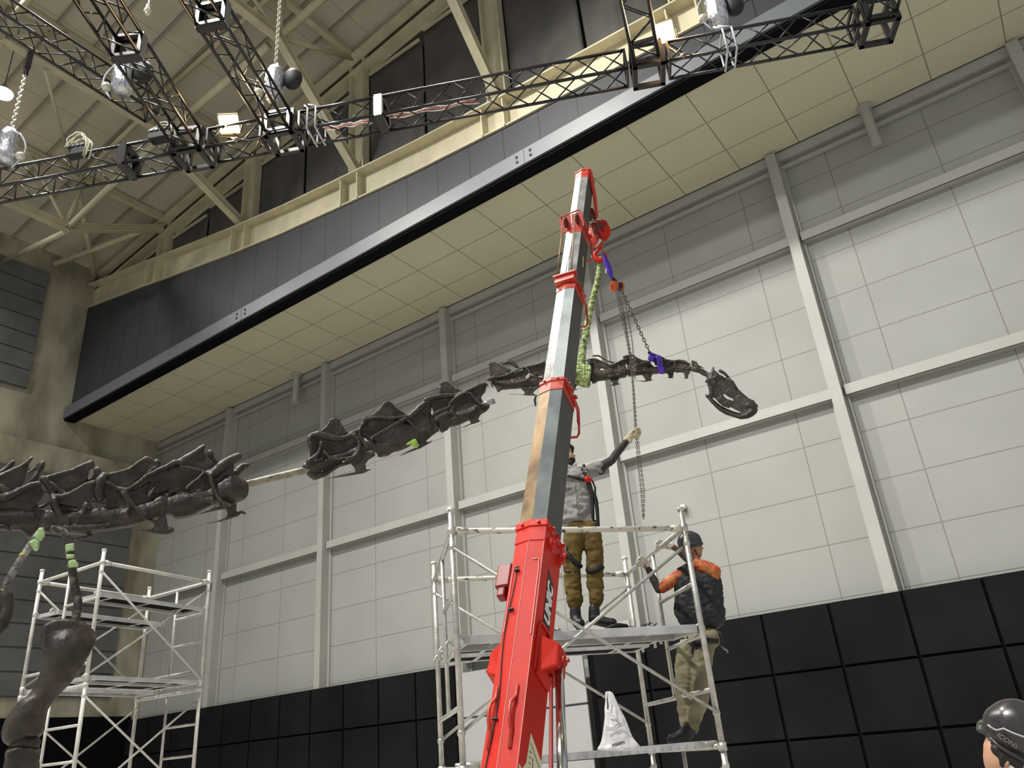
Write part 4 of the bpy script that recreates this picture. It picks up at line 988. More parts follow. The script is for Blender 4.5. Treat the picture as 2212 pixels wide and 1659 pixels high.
# foam packing and support pipe
M_FOAM = mat('orange_foam', (0.55, 0.30, 0.08), .8, col2=(.75, .55, .25), vscale=20)
blob('foam_packing', [R2.C([(1600, 740, 45), (1640, 830, 55), (1640, 900, 45), (1590, 920, 50)], 20)], neckA, M_FOAM, .008, 3)
M_PIPE = mat('grimy_steel_pipe', (0.20, 0.18, 0.13), .5, .3, col2=(.42, .40, .32), vscale=11, bump=.3, bscale=30)
sp = MB().path([R2.p(1560, 790), R2.p(1650, 775), R3.p(0, 1330), R3.p(400, 1250)], [.030, .030, .032, .032], 18).build('support_pipe', M_PIPE, neckA, smooth=True)
f = MB()
for x, y in ((585, 1031), (600, 1027)): c = onR(x, y, rf1(x)-.032); f.tube(c, c+CF*-.006, .006, 8)
f.build('pipe_hole', M_BAG, sp)
MB().tube(R4.p(1480, 620), R4.p(1728, 548), .026, 18).build('pipe_stub', mat('bright_pipe', (.5, .5, .46), .3, .7), neckA, smooth=True)
vert([R3.C([(200, 1240, 90), (330, 1240, 105), (500, 1180, 95), (700, 1090, 85), (900, 1020, 80), (1080, 960, 95), (1250, 870, 95), (1330, 860, 90)]), R3.C([(240, 1340, 60), (330, 1410, 60), (500, 1360, 50), (750, 1210, 32), (1000, 1140, 36)], 0),
      R3.W([(590, 390), (690, 365), (780, 400), (840, 540), (900, 650), (700, 700), (420, 600), (540, 500)], 20, 45), R3.C([(600, 400, 24), (690, 375, 24), (770, 400, 22), (790, 460, 20), (840, 550, 24), (900, 640, 26)], 20),
      R3.C([(235, 720, 40), (290, 660, 45), (400, 640, 55), (550, 690, 62), (680, 730, 55), (800, 730, 45), (900, 690, 32), (1000, 620, 26), (1100, 575, 22)], 95), R3.C([(215, 740, 30), (225, 830, 24), (260, 900, 22), (270, 1040, 30)], -70),
      R3.W([(210, 700), (440, 760), (440, 900), (400, 980), (280, 1050), (255, 900), (215, 820)], -20, 40), R3.C([(450, 800, 36), (430, 900, 36), (400, 980, 34), (330, 1060, 40), (220, 1130, 45)], 105),
      R3.C([(1040, 670, 44), (1110, 740, 40), (1130, 830, 40), (1120, 900, 42), (1100, 980, 36), (1010, 1060, 34), (900, 1120, 26)], 105), R3.C([(880, 700, 34), (1060, 650, 38)], 95),
      R3.C([(500, 960, 22), (600, 1080, 30), (760, 1090, 20), (980, 1050, 20)], 110), R3.W([(240, 690), (1100, 600), (1130, 950), (900, 1120), (330, 1160), (250, 900)], -20, 90), R3.W([(230, 750), (900, 700), (1100, 680), (1100, 950), (700, 1080), (450, 1080), (260, 1060)], -60, 30),
      R3.W([(940, 1130), (1200, 960), (1400, 960), (1420, 1030), (1290, 1110), (1240, 1180), (1250, 1250), (1230, 1330), (1050, 1350), (1055, 1270)], 75, 45),
      R3.C([(1395, 1258, 6), (1290, 1290, 20), (1200, 1320, 30), (1080, 1345, 32), (850, 1385, 24), (650, 1425, 15), (460, 1470, 5)], 75)], neckA)
vert([R3.C([(1420, 880, 100), (1600, 880, 115), (1800, 850, 112), (2050, 740, 105), (2260, 640, 105), (2400, 560, 95)]), R3.C([(1480, 1030, 36), (1600, 1000, 40), (1800, 900, 40)], 0), R3.W([(1380, 860), (1480, 1060), (1640, 1030), (1850, 900), (1700, 820)], 0, 90),
      R3.W([(1560, 90), (1640, 50), (1730, 100), (1800, 190), (1960, 280), (2020, 330), (1900, 380), (1500, 390), (1230, 380), (1380, 290), (1500, 180)], 10, 48), R3.C([(1575, 90, 22), (1640, 75, 22), (1710, 110, 20), (1790, 200, 18), (1900, 260, 20)], 10),
      R3.C([(1220, 385, 32), (1400, 350, 32), (1550, 345, 30), (1700, 365, 32), (1850, 350, 32), (2000, 325, 30)], 95), R3.C([(1240, 420, 36), (1170, 490, 30), (1120, 580, 30), (1130, 680, 34), (1190, 790, 50), (1250, 850, 60)], 70),
      R3.W([(1250, 400), (1900, 370), (1800, 500), (1450, 640), (1380, 720), (1310, 620), (1160, 600)], 0, 44), R3.W([(1850, 420), (2157, 560), (2300, 600), (2150, 740), (1900, 790), (1500, 800), (1340, 720), (1600, 580)], 85, 44),
      R3.C([(1350, 720, 30), (1400, 680, 24), (1550, 590, 22), (1700, 500, 22), (1850, 425, 30), (1960, 380, 26)], 108), R3.C([(1960, 360, 24), (2040, 430, 16), (2120, 520, 18), (2250, 590, 20), (2400, 595, 10)], 120), R3.W([(1120, 560), (1250, 400), (1850, 390), (2000, 420), (1900, 720), (1500, 830), (1450, 900), (1180, 880), (1170, 800), (1330, 780), (1340, 640), (1230, 620), (1200, 760)], -10, 80), R3.W([(1750, 380), (2100, 430), (2350, 700), (1800, 880)], 20, 70), R3.C([(1360, 760, 50), (1200, 620, 46), (1340, 650, 40)], 0), R4.W([(540, 560), (600, 640), (580, 780), (690, 860), (740, 1090), (400, 1100)], 20, 80),
      R4.C([(555, 565, 26), (480, 600, 50), (400, 670, 62), (310, 750, 62), (220, 840, 55)], 85), R4.W([(560, 565), (585, 700), (560, 860), (600, 980), (420, 1100), (220, 960), (200, 850), (350, 680)], 60, 44),
      R4.W([(330, 1180), (620, 1070), (740, 1080), (600, 1180), (500, 1265), (530, 1300), (400, 1400), (350, 1300)], 60, 36), R4.C([(632, 1250, 6), (540, 1300, 20), (430, 1360, 26), (350, 1395, 24), (150, 1475, 17), (0, 1545, 9), (-160, 1580, 4)], 60),
      R4.C([(150, 1330, 16), (80, 1350, 10), (20, 1372, 5)], 90)], neckA)
vert([R4.C([(790, 950, 100), (1000, 900, 108), (1250, 800, 102), (1450, 700, 92), (1590, 650, 60)]), R4.W([(700, 820), (750, 1090), (790, 1115), (880, 1065), (960, 970), (1250, 880), (1600, 720), (1640, 640), (1400, 620)], 0, 80),
      R4.W([(745, 260), (790, 205), (860, 190), (920, 220), (1000, 310), (1090, 355), (1230, 365), (1050, 440), (740, 430), (735, 320)], -10, 44), R4.C([(765, 240, 26), (850, 205, 22), (920, 245, 20), (1010, 325, 18), (1100, 365, 16)], -5),
      R4.C([(430, 580, 14), (500, 530, 46), (620, 490, 44), (760, 465, 45), (900, 450, 44), (1050, 440, 34), (1200, 385, 32), (1330, 330, 36), (1450, 270, 34), (1560, 235, 26), (1605, 270, 20)], 75), R4.W([(500, 530), (1050, 450), (940, 580), (800, 690), (640, 740), (590, 650)], 10, 50),
      R4.C([(920, 590, 18), (1000, 510, 20), (1080, 455, 24), (1200, 405, 28), (1320, 420, 26)], 100), R4.W([(930, 590), (1080, 460), (1300, 420), (1390, 560), (1390, 660), (1300, 720), (1000, 800), (950, 720)], 40, 28),
      R4.C([(1310, 420, 24), (1370, 500, 18), (1440, 570, 17), (1520, 620, 18), (1600, 635, 18), (1655, 625, 10)], 110), R4.C([(650, 790, 40), (750, 740, 45), (880, 680, 36), (930, 640, 26)], 95), R4.C([(690, 880, 50), (790, 830, 50), (880, 770, 40), (980, 750, 28), (1040, 800, 24)], 100),
      R4.C([(1020, 800, 14), (1150, 790, 16), (1270, 760, 16), (1370, 700, 16), (1395, 640, 14)], 112), R4.W([(600, 540), (960, 460), (1500, 330), (1490, 520), (1560, 620), (1500, 780), (1000, 900), (700, 900), (640, 780)], -10, 80), R4.W([(1330, 380), (1600, 250), (1560, 380), (1490, 470), (1490, 540), (1560, 600), (1400, 560)], 30, 40),
      R4.W([(1250, 880), (1420, 760), (1620, 690), (1470, 800), (1430, 890), (1420, 930), (1310, 960), (1290, 920)], 60, 36), R4.C([(1515, 905, 6), (1440, 912, 20), (1350, 940, 22), (1260, 980, 16), (1180, 1015, 13), (1080, 1032, 11), (980, 1082, 5)], 60)], neckA)
blob('green_tape', [R4.C([(165, 1322, 22), (220, 1300, 34), (290, 1290, 60), (310, 1340, 50)], 95), R4.W([(230, 1270), (310, 1215), (345, 1290), (350, 1400), (290, 1390)], 95, 20)], neckA, mat('lime_masking_tape', (.35, .60, .10), .7), .006, 2)
# ---- hanging neck with the skull
neckB = empty('sauropod_neck_cast', H(1250, 800), 'dark brown dinosaur neck end with its skull, hanging from the crane slings', 'skeleton cast')
def vb(prims, m=M_BONE2, vx=.0068): return vert(prims, neckB, m, vx)
vb([R5.C([(230, 820, 50), (330, 880, 85), (600, 890, 80), (900, 870, 95), (1200, 860, 110), (1330, 850, 90)]), R5.W([(200, 780), (350, 1075), (430, 1030), (820, 985), (1330, 960), (1350, 800)], 0, 90),
    R5.W([(140, 445), (300, 425), (420, 505), (660, 605), (560, 690), (250, 745), (180, 725), (165, 560)], 45, 34), R5.C([(150, 448, 14), (300, 430, 18), (420, 505, 14), (540, 560, 13), (650, 605, 16)], 45),
    R5.C([(460, 465, 32), (560, 430, 52), (650, 430, 55), (730, 490, 48), (800, 550, 30)], -90), R5.C([(150, 800, 40), (250, 765, 30), (400, 745, 28), (520, 720, 26), (700, 630, 22), (850, 560, 24), (980, 530, 30), (1150, 490, 24), (1300, 450, 26), (1360, 420, 36)], 85),
    R5.C([(980, 560, 22), (1040, 630, 18), (1065, 700, 20), (1030, 780, 22), (930, 830, 20), (780, 870, 22), (600, 890, 24), (400, 870, 26)], 105), R5.W([(1000, 540), (1380, 440), (1380, 700), (1200, 740), (1090, 690)], 20, 40), R5.W([(520, 720), (980, 560), (1050, 650), (900, 800), (560, 860)], 30, 26),
    R5.C([(1080, 730, 28), (1200, 755, 22), (1330, 765, 18)], 100), R5.C([(1260, 690, 18), (1330, 690, 18)], 120), R5.C([(210, 850, 24), (230, 930, 24), (250, 980, 18)], 80),
    R5.W([(840, 990), (1270, 960), (1140, 1070), (1120, 1115), (1250, 1150), (900, 1145), (940, 1080)], 50, 36), R5.C([(585, 1120, 10), (760, 1122, 12), (950, 1135, 16), (1150, 1145, 16), (1260, 1150, 12)], 50), R5.C([(1185, 1160, 24), (1155, 1240, 26), (1180, 1380, 22)], -60)])
vb([R6.C([(-720, 880, 110), (-450, 870, 105), (-200, 850, 105), (100, 810, 108), (290, 780, 100)]), R6.C([(-650, 480, 40), (-400, 470, 40), (-150, 500, 40), (50, 520, 36), (220, 450, 40)], 60), R6.W([(-680, 470), (-100, 500), (260, 440), (330, 780), (-700, 850)], 0, 70),
    R6.W([(-100, 880), (100, 920), (40, 960), (30, 1010), (-180, 1010)], 40, 34), R6.C([(-380, 1000, 12), (-150, 1010, 18), (40, 1020, 16), (165, 1020, 6)], 40), R6.C([(-50, 770, 14), (150, 780, 12), (280, 775, 10)], 110), R6.C([(120, 470, 30), (200, 410, 36), (250, 400, 26)], -50)])
vb([R6.C([(400, 720, 125), (550, 710, 115), (700, 700, 110), (950, 680, 92), (1110, 640, 82)]), R6.C([(300, 385, 34), (350, 430, 44), (340, 520, 50), (360, 620, 60)], 55), R6.C([(275, 378, 20), (420, 350, 20), (500, 370, 20), (600, 410, 18), (700, 450, 18), (790, 492, 20)], 45),
    R6.C([(410, 288, 22), (540, 285, 24), (620, 340, 24), (720, 400, 22), (860, 435, 22)], -55), R6.W([(290, 400), (560, 405), (790, 500), (760, 580), (600, 560), (400, 640), (310, 640)], 5, 60),
    R6.C([(780, 495, 24), (860, 470, 20), (950, 430, 20), (1050, 385, 24), (1130, 355, 26)], 65), R6.C([(960, 500, 18), (1000, 570, 16), (1040, 620, 20), (1100, 640, 28)], 85), R6.W([(790, 500), (1120, 370), (1130, 600), (960, 660), (800, 680)], 10, 50),
    R6.W([(750, 800), (1000, 760), (960, 820), (950, 880), (1005, 902), (830, 935), (830, 880)], 40, 32), R6.C([(645, 922, 9), (740, 932, 13), (860, 930, 16), (1005, 902, 8)], 40), R6.W([(360, 700), (390, 885), (440, 885), (520, 835), (700, 810), (1130, 750), (1150, 640)], 0, 80), R6.C([(760, 735, 14), (880, 720, 12), (1000, 690, 14)], 95)])
vb([R6.C([(1180, 620, 85), (1350, 600, 80), (1500, 590, 75), (1700, 590, 75), (1840, 600, 68)]), R6.C([(1080, 315, 30), (1140, 300, 32), (1210, 290, 26)], 45), R6.C([(1235, 255, 26), (1300, 300, 30), (1380, 360, 26), (1500, 400, 20), (1600, 400, 18)], -45), R6.W([(1090, 340), (1300, 330), (1500, 420), (1640, 410), (1600, 490), (1300, 510), (1130, 470)], 0, 64),
    R6.C([(1290, 520, 18), (1400, 480, 16), (1500, 440, 18), (1640, 415, 20), (1720, 350, 22), (1790, 300, 22), (1850, 290, 18)], 65), R6.C([(1640, 430, 18), (1690, 500, 16), (1760, 560, 22), (1820, 570, 18)], 78), R6.C([(1290, 625, 18), (1450, 610, 16), (1600, 590, 16), (1700, 560, 20)], 85), R6.W([(1150, 470), (1640, 420), (1760, 560), (1500, 660), (1180, 640)], -5, 60),
    R6.W([(1450, 680), (1740, 650), (1690, 720), (1680, 800), (1740, 818), (1560, 835), (1540, 790)], 40, 30), R6.C([(1300, 818, 8), (1430, 835, 14), (1560, 840, 16), (1650, 835, 13), (1745, 812, 6)], 40), R6.W([(1150, 640), (1170, 740), (1450, 700), (1850, 670), (1880, 600)], 0, 70)])
vb([R6.C([(1930, 580, 72), (2050, 590, 65), (2200, 590, 60), (2300, 560, 52)]), R6.C([(1830, 295, 22), (1900, 320, 22), (1990, 380, 20), (2060, 410, 16)], 20), R6.W([(1720, 380), (1850, 290), (2050, 410), (1980, 480), (1760, 500)], 0, 50), R6.C([(1960, 490, 13), (2020, 440, 13), (2080, 405, 16), (2180, 390, 18)], 55),
    R6.C([(2180, 400, 14), (2200, 480, 14), (2150, 540, 14), (2060, 570, 18), (1980, 540, 16)], 62), R6.W([(1900, 480), (2180, 400), (2280, 420), (2280, 560), (1950, 600)], 0, 50), R6.W([(1980, 630), (2180, 615), (2150, 700), (2150, 760), (2050, 765), (2040, 710)], 30, 26), R6.C([(1895, 760, 8), (2050, 766, 12), (2130, 772, 11), (2205, 778, 6)], 30)])
vb([R7.C([(-60, 570, 56), (60, 565, 54), (160, 540, 50), (220, 545, 44)]), R7.C([(-120, 350, 16), (0, 348, 18), (80, 360, 18), (140, 385, 20), (165, 430, 16), (140, 490, 16), (60, 520, 18), (-40, 540, 14)], 45), R7.C([(-80, 345, 14), (60, 350, 14), (150, 365, 12)], -40), R7.W([(-100, 360), (130, 380), (160, 450), (100, 520), (-80, 520)], 0, 40), R7.W([(20, 600), (150, 595), (132, 690), (50, 700)], 25, 24), R7.C([(-20, 705, 6), (60, 708, 10), (130, 712, 9), (182, 716, 4)], 25)])
vb([R7.C([(200, 560, 46), (330, 545, 50), (450, 530, 46), (500, 525, 40)]), R7.C([(160, 370, 20), (240, 350, 22), (320, 370, 20), (400, 395, 18), (450, 415, 20), (480, 450, 16), (470, 500, 18), (400, 520, 16)], 38), R7.C([(170, 480, 14), (240, 500, 14), (350, 510, 16)], 40), R7.W([(170, 380), (420, 405), (460, 460), (380, 520), (200, 520)], -5, 44), R7.C([(200, 350, 12), (320, 350, 14), (420, 380, 12)], -40),
    R7.W([(335, 600), (490, 580), (440, 630), (430, 695), (360, 700)], 25, 24), R7.C([(255, 700, 4), (310, 712, 9), (400, 720, 9), (448, 718, 5)], 25), R7.C([(200, 560, 20), (330, 580, 30), (420, 590, 24)], 20)])
vb([R7.C([(520, 535, 44), (620, 560, 44), (700, 590, 40), (760, 620, 34)]), R7.C([(500, 360, 16), (540, 370, 16), (590, 395, 20), (610, 440, 22)], 15), R7.C([(480, 390, 14), (520, 430, 18), (600, 470, 18)], 35), R7.W([(490, 380), (600, 390), (640, 480), (700, 540), (500, 500)], 0, 40), R7.C([(590, 500, 24), (680, 530, 26), (740, 560, 26), (800, 590, 20)], 24), R7.C([(640, 465, 16), (700, 490, 16), (750, 520, 14)], -15)])
# skull
sk = []
sk += [R7.C([(700, 600, 38), (780, 640, 36), (850, 670, 40)]), R7.C([(800, 590, 24), (850, 650, 34), (830, 720, 34), (780, 785, 22)], 20), R7.C([(930, 500, 22), (920, 560, 30), (970, 610, 40), (1020, 660, 45)], 10), R7.C([(930, 560, 20), (1000, 640, 24), (1120, 690, 26)], 60), R7.C([(1060, 560, 34), (1130, 600, 32), (1200, 660, 30), (1240, 710, 26)], -70),
       R7.C([(900, 640, 60), (900, 740, 75), (960, 820, 80)], 20), R7.C([(830, 760, 44), (870, 860, 45), (890, 960, 42), (890, 1060, 45)], 62, True, dy=-10),
       R7.C([(775, 1058, 14), (840, 1110, 28), (900, 1170, 32), (970, 1240, 34), (1060, 1320, 42), (1180, 1385, 45), (1330, 1445, 42), (1480, 1480, 48), (1600, 1460, 60), (1700, 1390, 70)], 52, True, dy=-30),
       R7.W([(860, 760), (1120, 790), (1280, 870), (1440, 1000), (1640, 1200), (1560, 1240), (1330, 1130), (1230, 1080), (1120, 1000), (1060, 1060), (900, 1060)], 66, 26), R7.W([(1050, 1040), (1120, 1030), (1180, 1110), (1310, 1160), (1345, 1140), (1640, 1200), (1740, 1300), (1560, 1440), (1400, 1350), (1240, 1270), (1060, 1210), (1060, 1190), (980, 1110), (900, 1080)], 66, 26),
       R7.W([(880, 700), (1180, 700), (1400, 900), (1640, 1120), (1560, 1180), (1330, 1020), (1120, 900), (940, 860)], -66, 26), R7.C([(1250, 720, 22), (1330, 800, 24), (1400, 920, 22), (1520, 1040, 24), (1620, 1130, 32), (1720, 1180, 32), (1790, 1270, 30)], -55),
       R7.C([(960, 700, 50), (1080, 760, 42), (1200, 820, 36), (1300, 890, 30), (1400, 980, 24), (1500, 1070, 28), (1600, 1160, 40), (1700, 1230, 45)], 50), R7.W([(960, 650), (1120, 690), (1260, 760), (1380, 900), (1340, 930), (1200, 840), (1000, 760)], 0, 90), R7.W([(1400, 900), (1560, 1080), (1740, 1180), (1800, 1290), (1760, 1370), (1660, 1300), (1500, 1100)], 0, 110),
       R7.C([(1620, 1280, 90), (1710, 1300, 85), (1740, 1340, 70), (1640, 1400, 70)], 10), R7.C([(1550, 1390, 60), (1650, 1420, 70), (1740, 1370, 60)], 0), R7.C([(780, 1060, 16), (860, 1060, 30), (900, 1050, 30)], 60), R7.C([(1040, 1180, 20), (1140, 1250, 24), (1240, 1290, 22)], 62), R7.C([(890, 1080, 14), (970, 1110, 14), (1040, 1180, 18)], 66)]
blob('skull', sk, neckB, M_BONE, .0065, 3, .5, noise=.003, nscale=18, label='long dark skull with open jaw bars')
# ---- limb bones hanging at the left edge
rfl = lambda x: 6.0
L8 = Reg(0, 1130, 3.1375, rfl)
limb = empty('limb_bone_cast', L8.p(300, 1100), 'large dark upper limb bone hanging from a taped rod in front of the white scaffold', 'bone cast')
blob('upper_bone', [L8.C([(345, 730, 52), (430, 710, 55), (520, 715, 55), (590, 770, 50), (615, 790, 32)], 0), L8.C([(370, 800, 75), (470, 830, 95), (540, 840, 70), (600, 810, 40)], 0), L8.C([(450, 860, 120), (430, 950, 110), (380, 1040, 88), (330, 1110, 74), (285, 1180, 66), (240, 1240, 72)], 0),
     L8.W([(290, 700), (360, 665), (500, 655), (580, 700), (655, 785), (600, 900), (520, 1010), (400, 1040), (310, 950), (288, 800)], 0, 110), L8.C([(560, 870, 30), (500, 980, 40), (440, 1060, 40)], 20), L8.C([(200, 1270, 80), (150, 1350, 85), (110, 1410, 75)], 0), L8.C([(230, 1290, 70), (230, 1400, 55)], -20), L8.W([(190, 1190), (310, 1210), (295, 1420), (260, 1450), (60, 1450), (32, 1410), (90, 1300)], 0, 130)],
     limb, M_BONE, .011, 10, .6, noise=.005, nscale=8)
blob('lower_bone', [L8.C([(100, 1560, 50), (170, 1545, 45), (225, 1560, 40)], 0), L8.W([(36, 1550), (120, 1515), (268, 1535), (255, 1640), (235, 1900), (60, 1900), (45, 1640)], 0, 130), L8.C([(90, 1640, 50), (110, 1900, 48)], 20), L8.C([(210, 1640, 45), (190, 1900, 45)], -10)], limb, M_BONE, .011, 8, .6, noise=.004, nscale=9)
blob('cartilage', [L8.C([(140, 1490, 50), (200, 1500, 50), (240, 1490, 30)], 0)], limb, M_BONE, .012, 4)
M_ROD = mat('wrapped_rod', (.03, .027, .022), .6, col2=(.22, .20, .15), vscale=16, lo=.5, hi=.7, bump=.6, bscale=40)
rod = MB().path([L8.p(x, y, 10) for x, y in ((512, 680), (515, 640), (530, 560), (525, 500), (508, 440), (495, 350), (480, 250), (470, 170), (455, 100), (430, 60), (380, 40))], [.034, .026, .028, .026, .028, .026, .030, .028, .026, .026, .02], 10).build('hanging_rod', M_ROD, limb, smooth=True)
M_MT = mat('pale_green_tape', (.42, .62, .28), .75, bump=.5, bscale=30)
for k, P in enumerate((((440, 150), (500, 140), (503, 190), (446, 200)), ((447, 215), (503, 215), (500, 245), (450, 248)), ((460, 258), (505, 250), (535, 285), (522, 300), (468, 310)))):
    blob('green_tape', [L8.W(P, 14, 56)], rod, M_MT, .008, 2)
limb2 = empty('limb_bone_cast', L8.p(20, 560), 'dark limb bone end cut by the left picture edge below a taped rod', 'bone cast')
blob('upper_bone', [L8.C([(30, 500, 48), (50, 545, 42), (30, 620, 48), (-20, 700, 55), (-90, 760, 60)], 0), L8.C([(-60, 500, 60), (-20, 480, 40)], 0)], limb2, M_BONE, .011, 8, .6, noise=.004)
rod2 = MB().path([L8.p(x, y, 0) for x, y in ((28, 470), (35, 430), (60, 380), (95, 320), (130, 260), (165, 210), (205, 150), (240, 100), (290, 45))], [.024, .022, .024, .024, .024, .023, .024, .024, .024], 10).build('hanging_rod', mat('grey_taped_rod', (.10, .10, .10), .45, .4, col2=(.42, .40, .36), vscale=12, bump=.6, bscale=40), limb2, smooth=True)
for P in (((195, 130), (235, 112), (268, 125), (262, 180), (235, 188), (212, 160)), ((235, 80), (262, 38), (295, 34), (305, 85), (270, 125), (240, 110))):
    blob('green_tape', [L8.W(P, 8, 52)], rod2, M_MT, .008, 2)
blob('yellow_tape', [L8.C([(140, 214, 10), (165, 208, 9)], 14)], rod2, mat('yellow_tape2', (.6, .5, .12), .7), .006, 1)

# ================================================================ people
M_SKIN = mat('skin', (0.52, 0.30, 0.19), .5, var=.08, vscale=12)
M_SKIN2 = mat('tanned_skin', (0.40, 0.20, 0.11), .5, var=.1, vscale=12)
M_HAIR = mat('black_hair', (.012, .010, .009), .6)
M_SHIRT = mat('grey_work_shirt', (.20, .195, .185), .75, col2=(.42, .41, .39), vscale=7, bump=.3, bscale=30)
M_BSLV = mat('charcoal_sleeve', (.035, .030, .030), .7, var=.2, vscale=20)
M_OCHRE = mat('ochre_trousers', (.13, .085, .018), .85, var=.25, vscale=9, bump=.3, bscale=30)
M_KHAKI = mat('khaki_trousers', (.16, .14, .085), .85, col2=(.30, .27, .17), vscale=6, bump=.3, bscale=30)
M_BOOT = mat('black_boot_leather', (.012, .012, .014), .5, bump=.3, bscale=40)
M_GLOVE = mat('cream_glove', (.55, .50, .34), .8, col2=(.20, .16, .08), vscale=16, lo=.5, hi=.75, bump=.4, bscale=50)
M_GLOVE2 = mat('offwhite_glove', (.70, .67, .55), .8, var=.12, vscale=18, bump=.4, bscale=50)
M_VEST = mat('black_vest', (.013, .014, .018), .7, var=.3, vscale=6, bump=.4, bscale=25)
M_ORNG = mat('orange_patterned_sleeve', (.42, .045, .015), .7, col2=(.50, .20, .05), vscale=22, lo=.4, hi=.62, stretch=(1, 1, .5))
M_STRAP = mat('black_webbing', (.010, .010, .011), .7)
M_HELM = mat('charcoal_helmet', (.035, .034, .038), .28, spec=.6)
M_SOCK = mat('white_sock', (.65, .65, .60), .9)
def wrinkle(o, amp, sc, st=(1, 1, 2.2)):
    me = o.data; ns = [v.normal.copy() for v in me.vertices]
    for v, n in zip(me.vertices, ns):
        q = V((v.co.x*sc*st[0], v.co.y*sc*st[1], v.co.z*sc*st[2]))
        r = 1-abs(mnoise.noise(q))*2.2; v.co += n*(amp*(r*.6+mnoise.noise(q*2.3)*.5))
def hand(reg, wrist, palm, tips, parent, m, thumb=None, name='glove', cuff=None, vx=.0045):
    """palm and five fingers closed on what is held; all view coordinates (x, y, r, dz)"""
    pr = [reg.C([wrist, palm])]
    for fpts in tips: pr.append(reg.C([palm[:2]+(palm[2]*.55,)+palm[3:]]+fpts))
    if thumb: pr.append(reg.C([(wrist[0]*.45+palm[0]*.55, wrist[1]*.45+palm[1]*.55, palm[2]*.5)+palm[3:]]+thumb))
    if cuff: pr.append(reg.C(cuff))
    return blob(name, pr, parent, m, vx, 2, .5, noise=.001, nscale=40)

# ---- worker on the upper deck reaching for the chain
RW = lambda x: 6.98
A1 = Reg(1180, 900, 6.9125, RW); B1 = Reg(1180, 1130, 6.379, RW)
# on the far planks the boots rest at deck height
w1 = empty('person', B1.p(520, 1400), 'person in grey shirt and ochre trousers on the upper deck reaching up to the chain', 'person')
blob('body', [A1.C([(300, 520, 88), (305, 600, 78), (325, 650, 55)], 10), A1.C([(345, 590, 60), (395, 600, 28)], 60), A1.C([(430, 612, 10), (420, 585, 14)], 70), A1.C([(330, 640, 60), (360, 800, 62)], 0),
     A1.C([(250, 850, 60), (370, 830, 75), (560, 830, 75), (640, 830, 60)], 0), A1.C([(330, 900, 110), (350, 1200, 110), (370, 1550, 120)], -10), A1.C([(560, 900, 105), (560, 1200, 105), (540, 1550, 115)], -10),
     A1.C([(620, 830, 62), (760, 790, 58), (950, 660, 52), (1040, 560, 48), (1200, 370, 34), (1270, 300, 36)], 10), A1.C([(250, 850, 60), (160, 1000, 55), (110, 1150, 50), (150, 1300, 40), (200, 1380, 30)], 30),
     B1.C([(480, 120, 120), (380, 260, 100), (345, 600, 78), (385, 1000, 60), (410, 1280, 48)], 0), B1.C([(560, 120, 120), (645, 260, 100), (675, 640, 78), (680, 1000, 60), (680, 1260, 48)], 0)], w1, M_SKIN, .010, 3)
blob('hair', [A1.C([(290, 480, 92), (330, 470, 74), (372, 470, 48), (380, 520, 34)], 0), A1.C([(240, 560, 70), (250, 650, 50)], -30)], w1, M_HAIR, .008, 3, noise=.004)
blob('face_mask', [A1.C([(355, 620, 62), (400, 640, 38), (415, 670, 22), (360, 680, 50)], 40)], w1, mat('black_face_cover', (.02, .02, .015), .8), .006, 3)
blob('glasses', [A1.C([(385, 560, 16), (425, 585, 12)], 75)], w1, mat('tinted_glasses', (.25, .22, .12), .3), .004, 1)
s_ = blob('shirt', [A1.C([(360, 800, 80), (420, 820, 80)], 5), A1.C([(300, 900, 150), (320, 1150, 145), (330, 1400, 150), (345, 1550, 150)], 0), A1.C([(545, 880, 125), (555, 1150, 125), (560, 1400, 130), (575, 1540, 125)], 0), A1.C([(440, 900, 140), (450, 1500, 150)], 25),
     A1.C([(600, 835, 88), (700, 800, 96), (770, 765, 100)], 8), A1.C([(250, 860, 90), (190, 950, 85), (160, 1020, 80)], 20), A1.W([(250, 1500), (260, 1600), (430, 1640), (480, 1520), (540, 1630), (730, 1600), (660, 1450)], 60, 60)], w1, M_SHIRT, .010, 3)
wrinkle(s_, .020, 7)
blob('undershirt', [A1.C([(370, 830, 52), (450, 850, 46)], 105)], w1, M_SOCK, .006, 2)
for y in (1080, 1250, 1420): c = A1.p(460+(y-960)*.03, y, 205); MB().tube(c, c-CF*.008, .007, 8).build('shirt_button', M_SOCK, s_)
f = MB().path([A1.p(x, y, 190) for x, y in ((425, 940), (432, 1050), (448, 1180), (465, 1350), (478, 1500))], .003, 5).build('placket_seam', mat('placket_grey', (.10, .10, .095), .8), s_, smooth=True)  # placket seam in one plain dark grey
MB().path([A1.p(345, 745, 60), A1.p(385, 800, 90), A1.p(420, 760, 80), A1.p(445, 700, 60)], .010, 6).build('collar', M_SHIRT, s_, smooth=True)
o = blob('sleeve', [A1.C([(800, 800, 75), (830, 740, 74), (900, 700, 66), (980, 650, 62), (1040, 560, 60), (1120, 460, 56), (1200, 365, 45)], 10)], w1, M_BSLV, .008, 3); wrinkle(o, .005, 16)
blob('sleeve', [A1.C([(160, 1020, 66), (110, 1150, 58), (150, 1300, 46)], 30)], w1, M_BSLV, .008, 3)
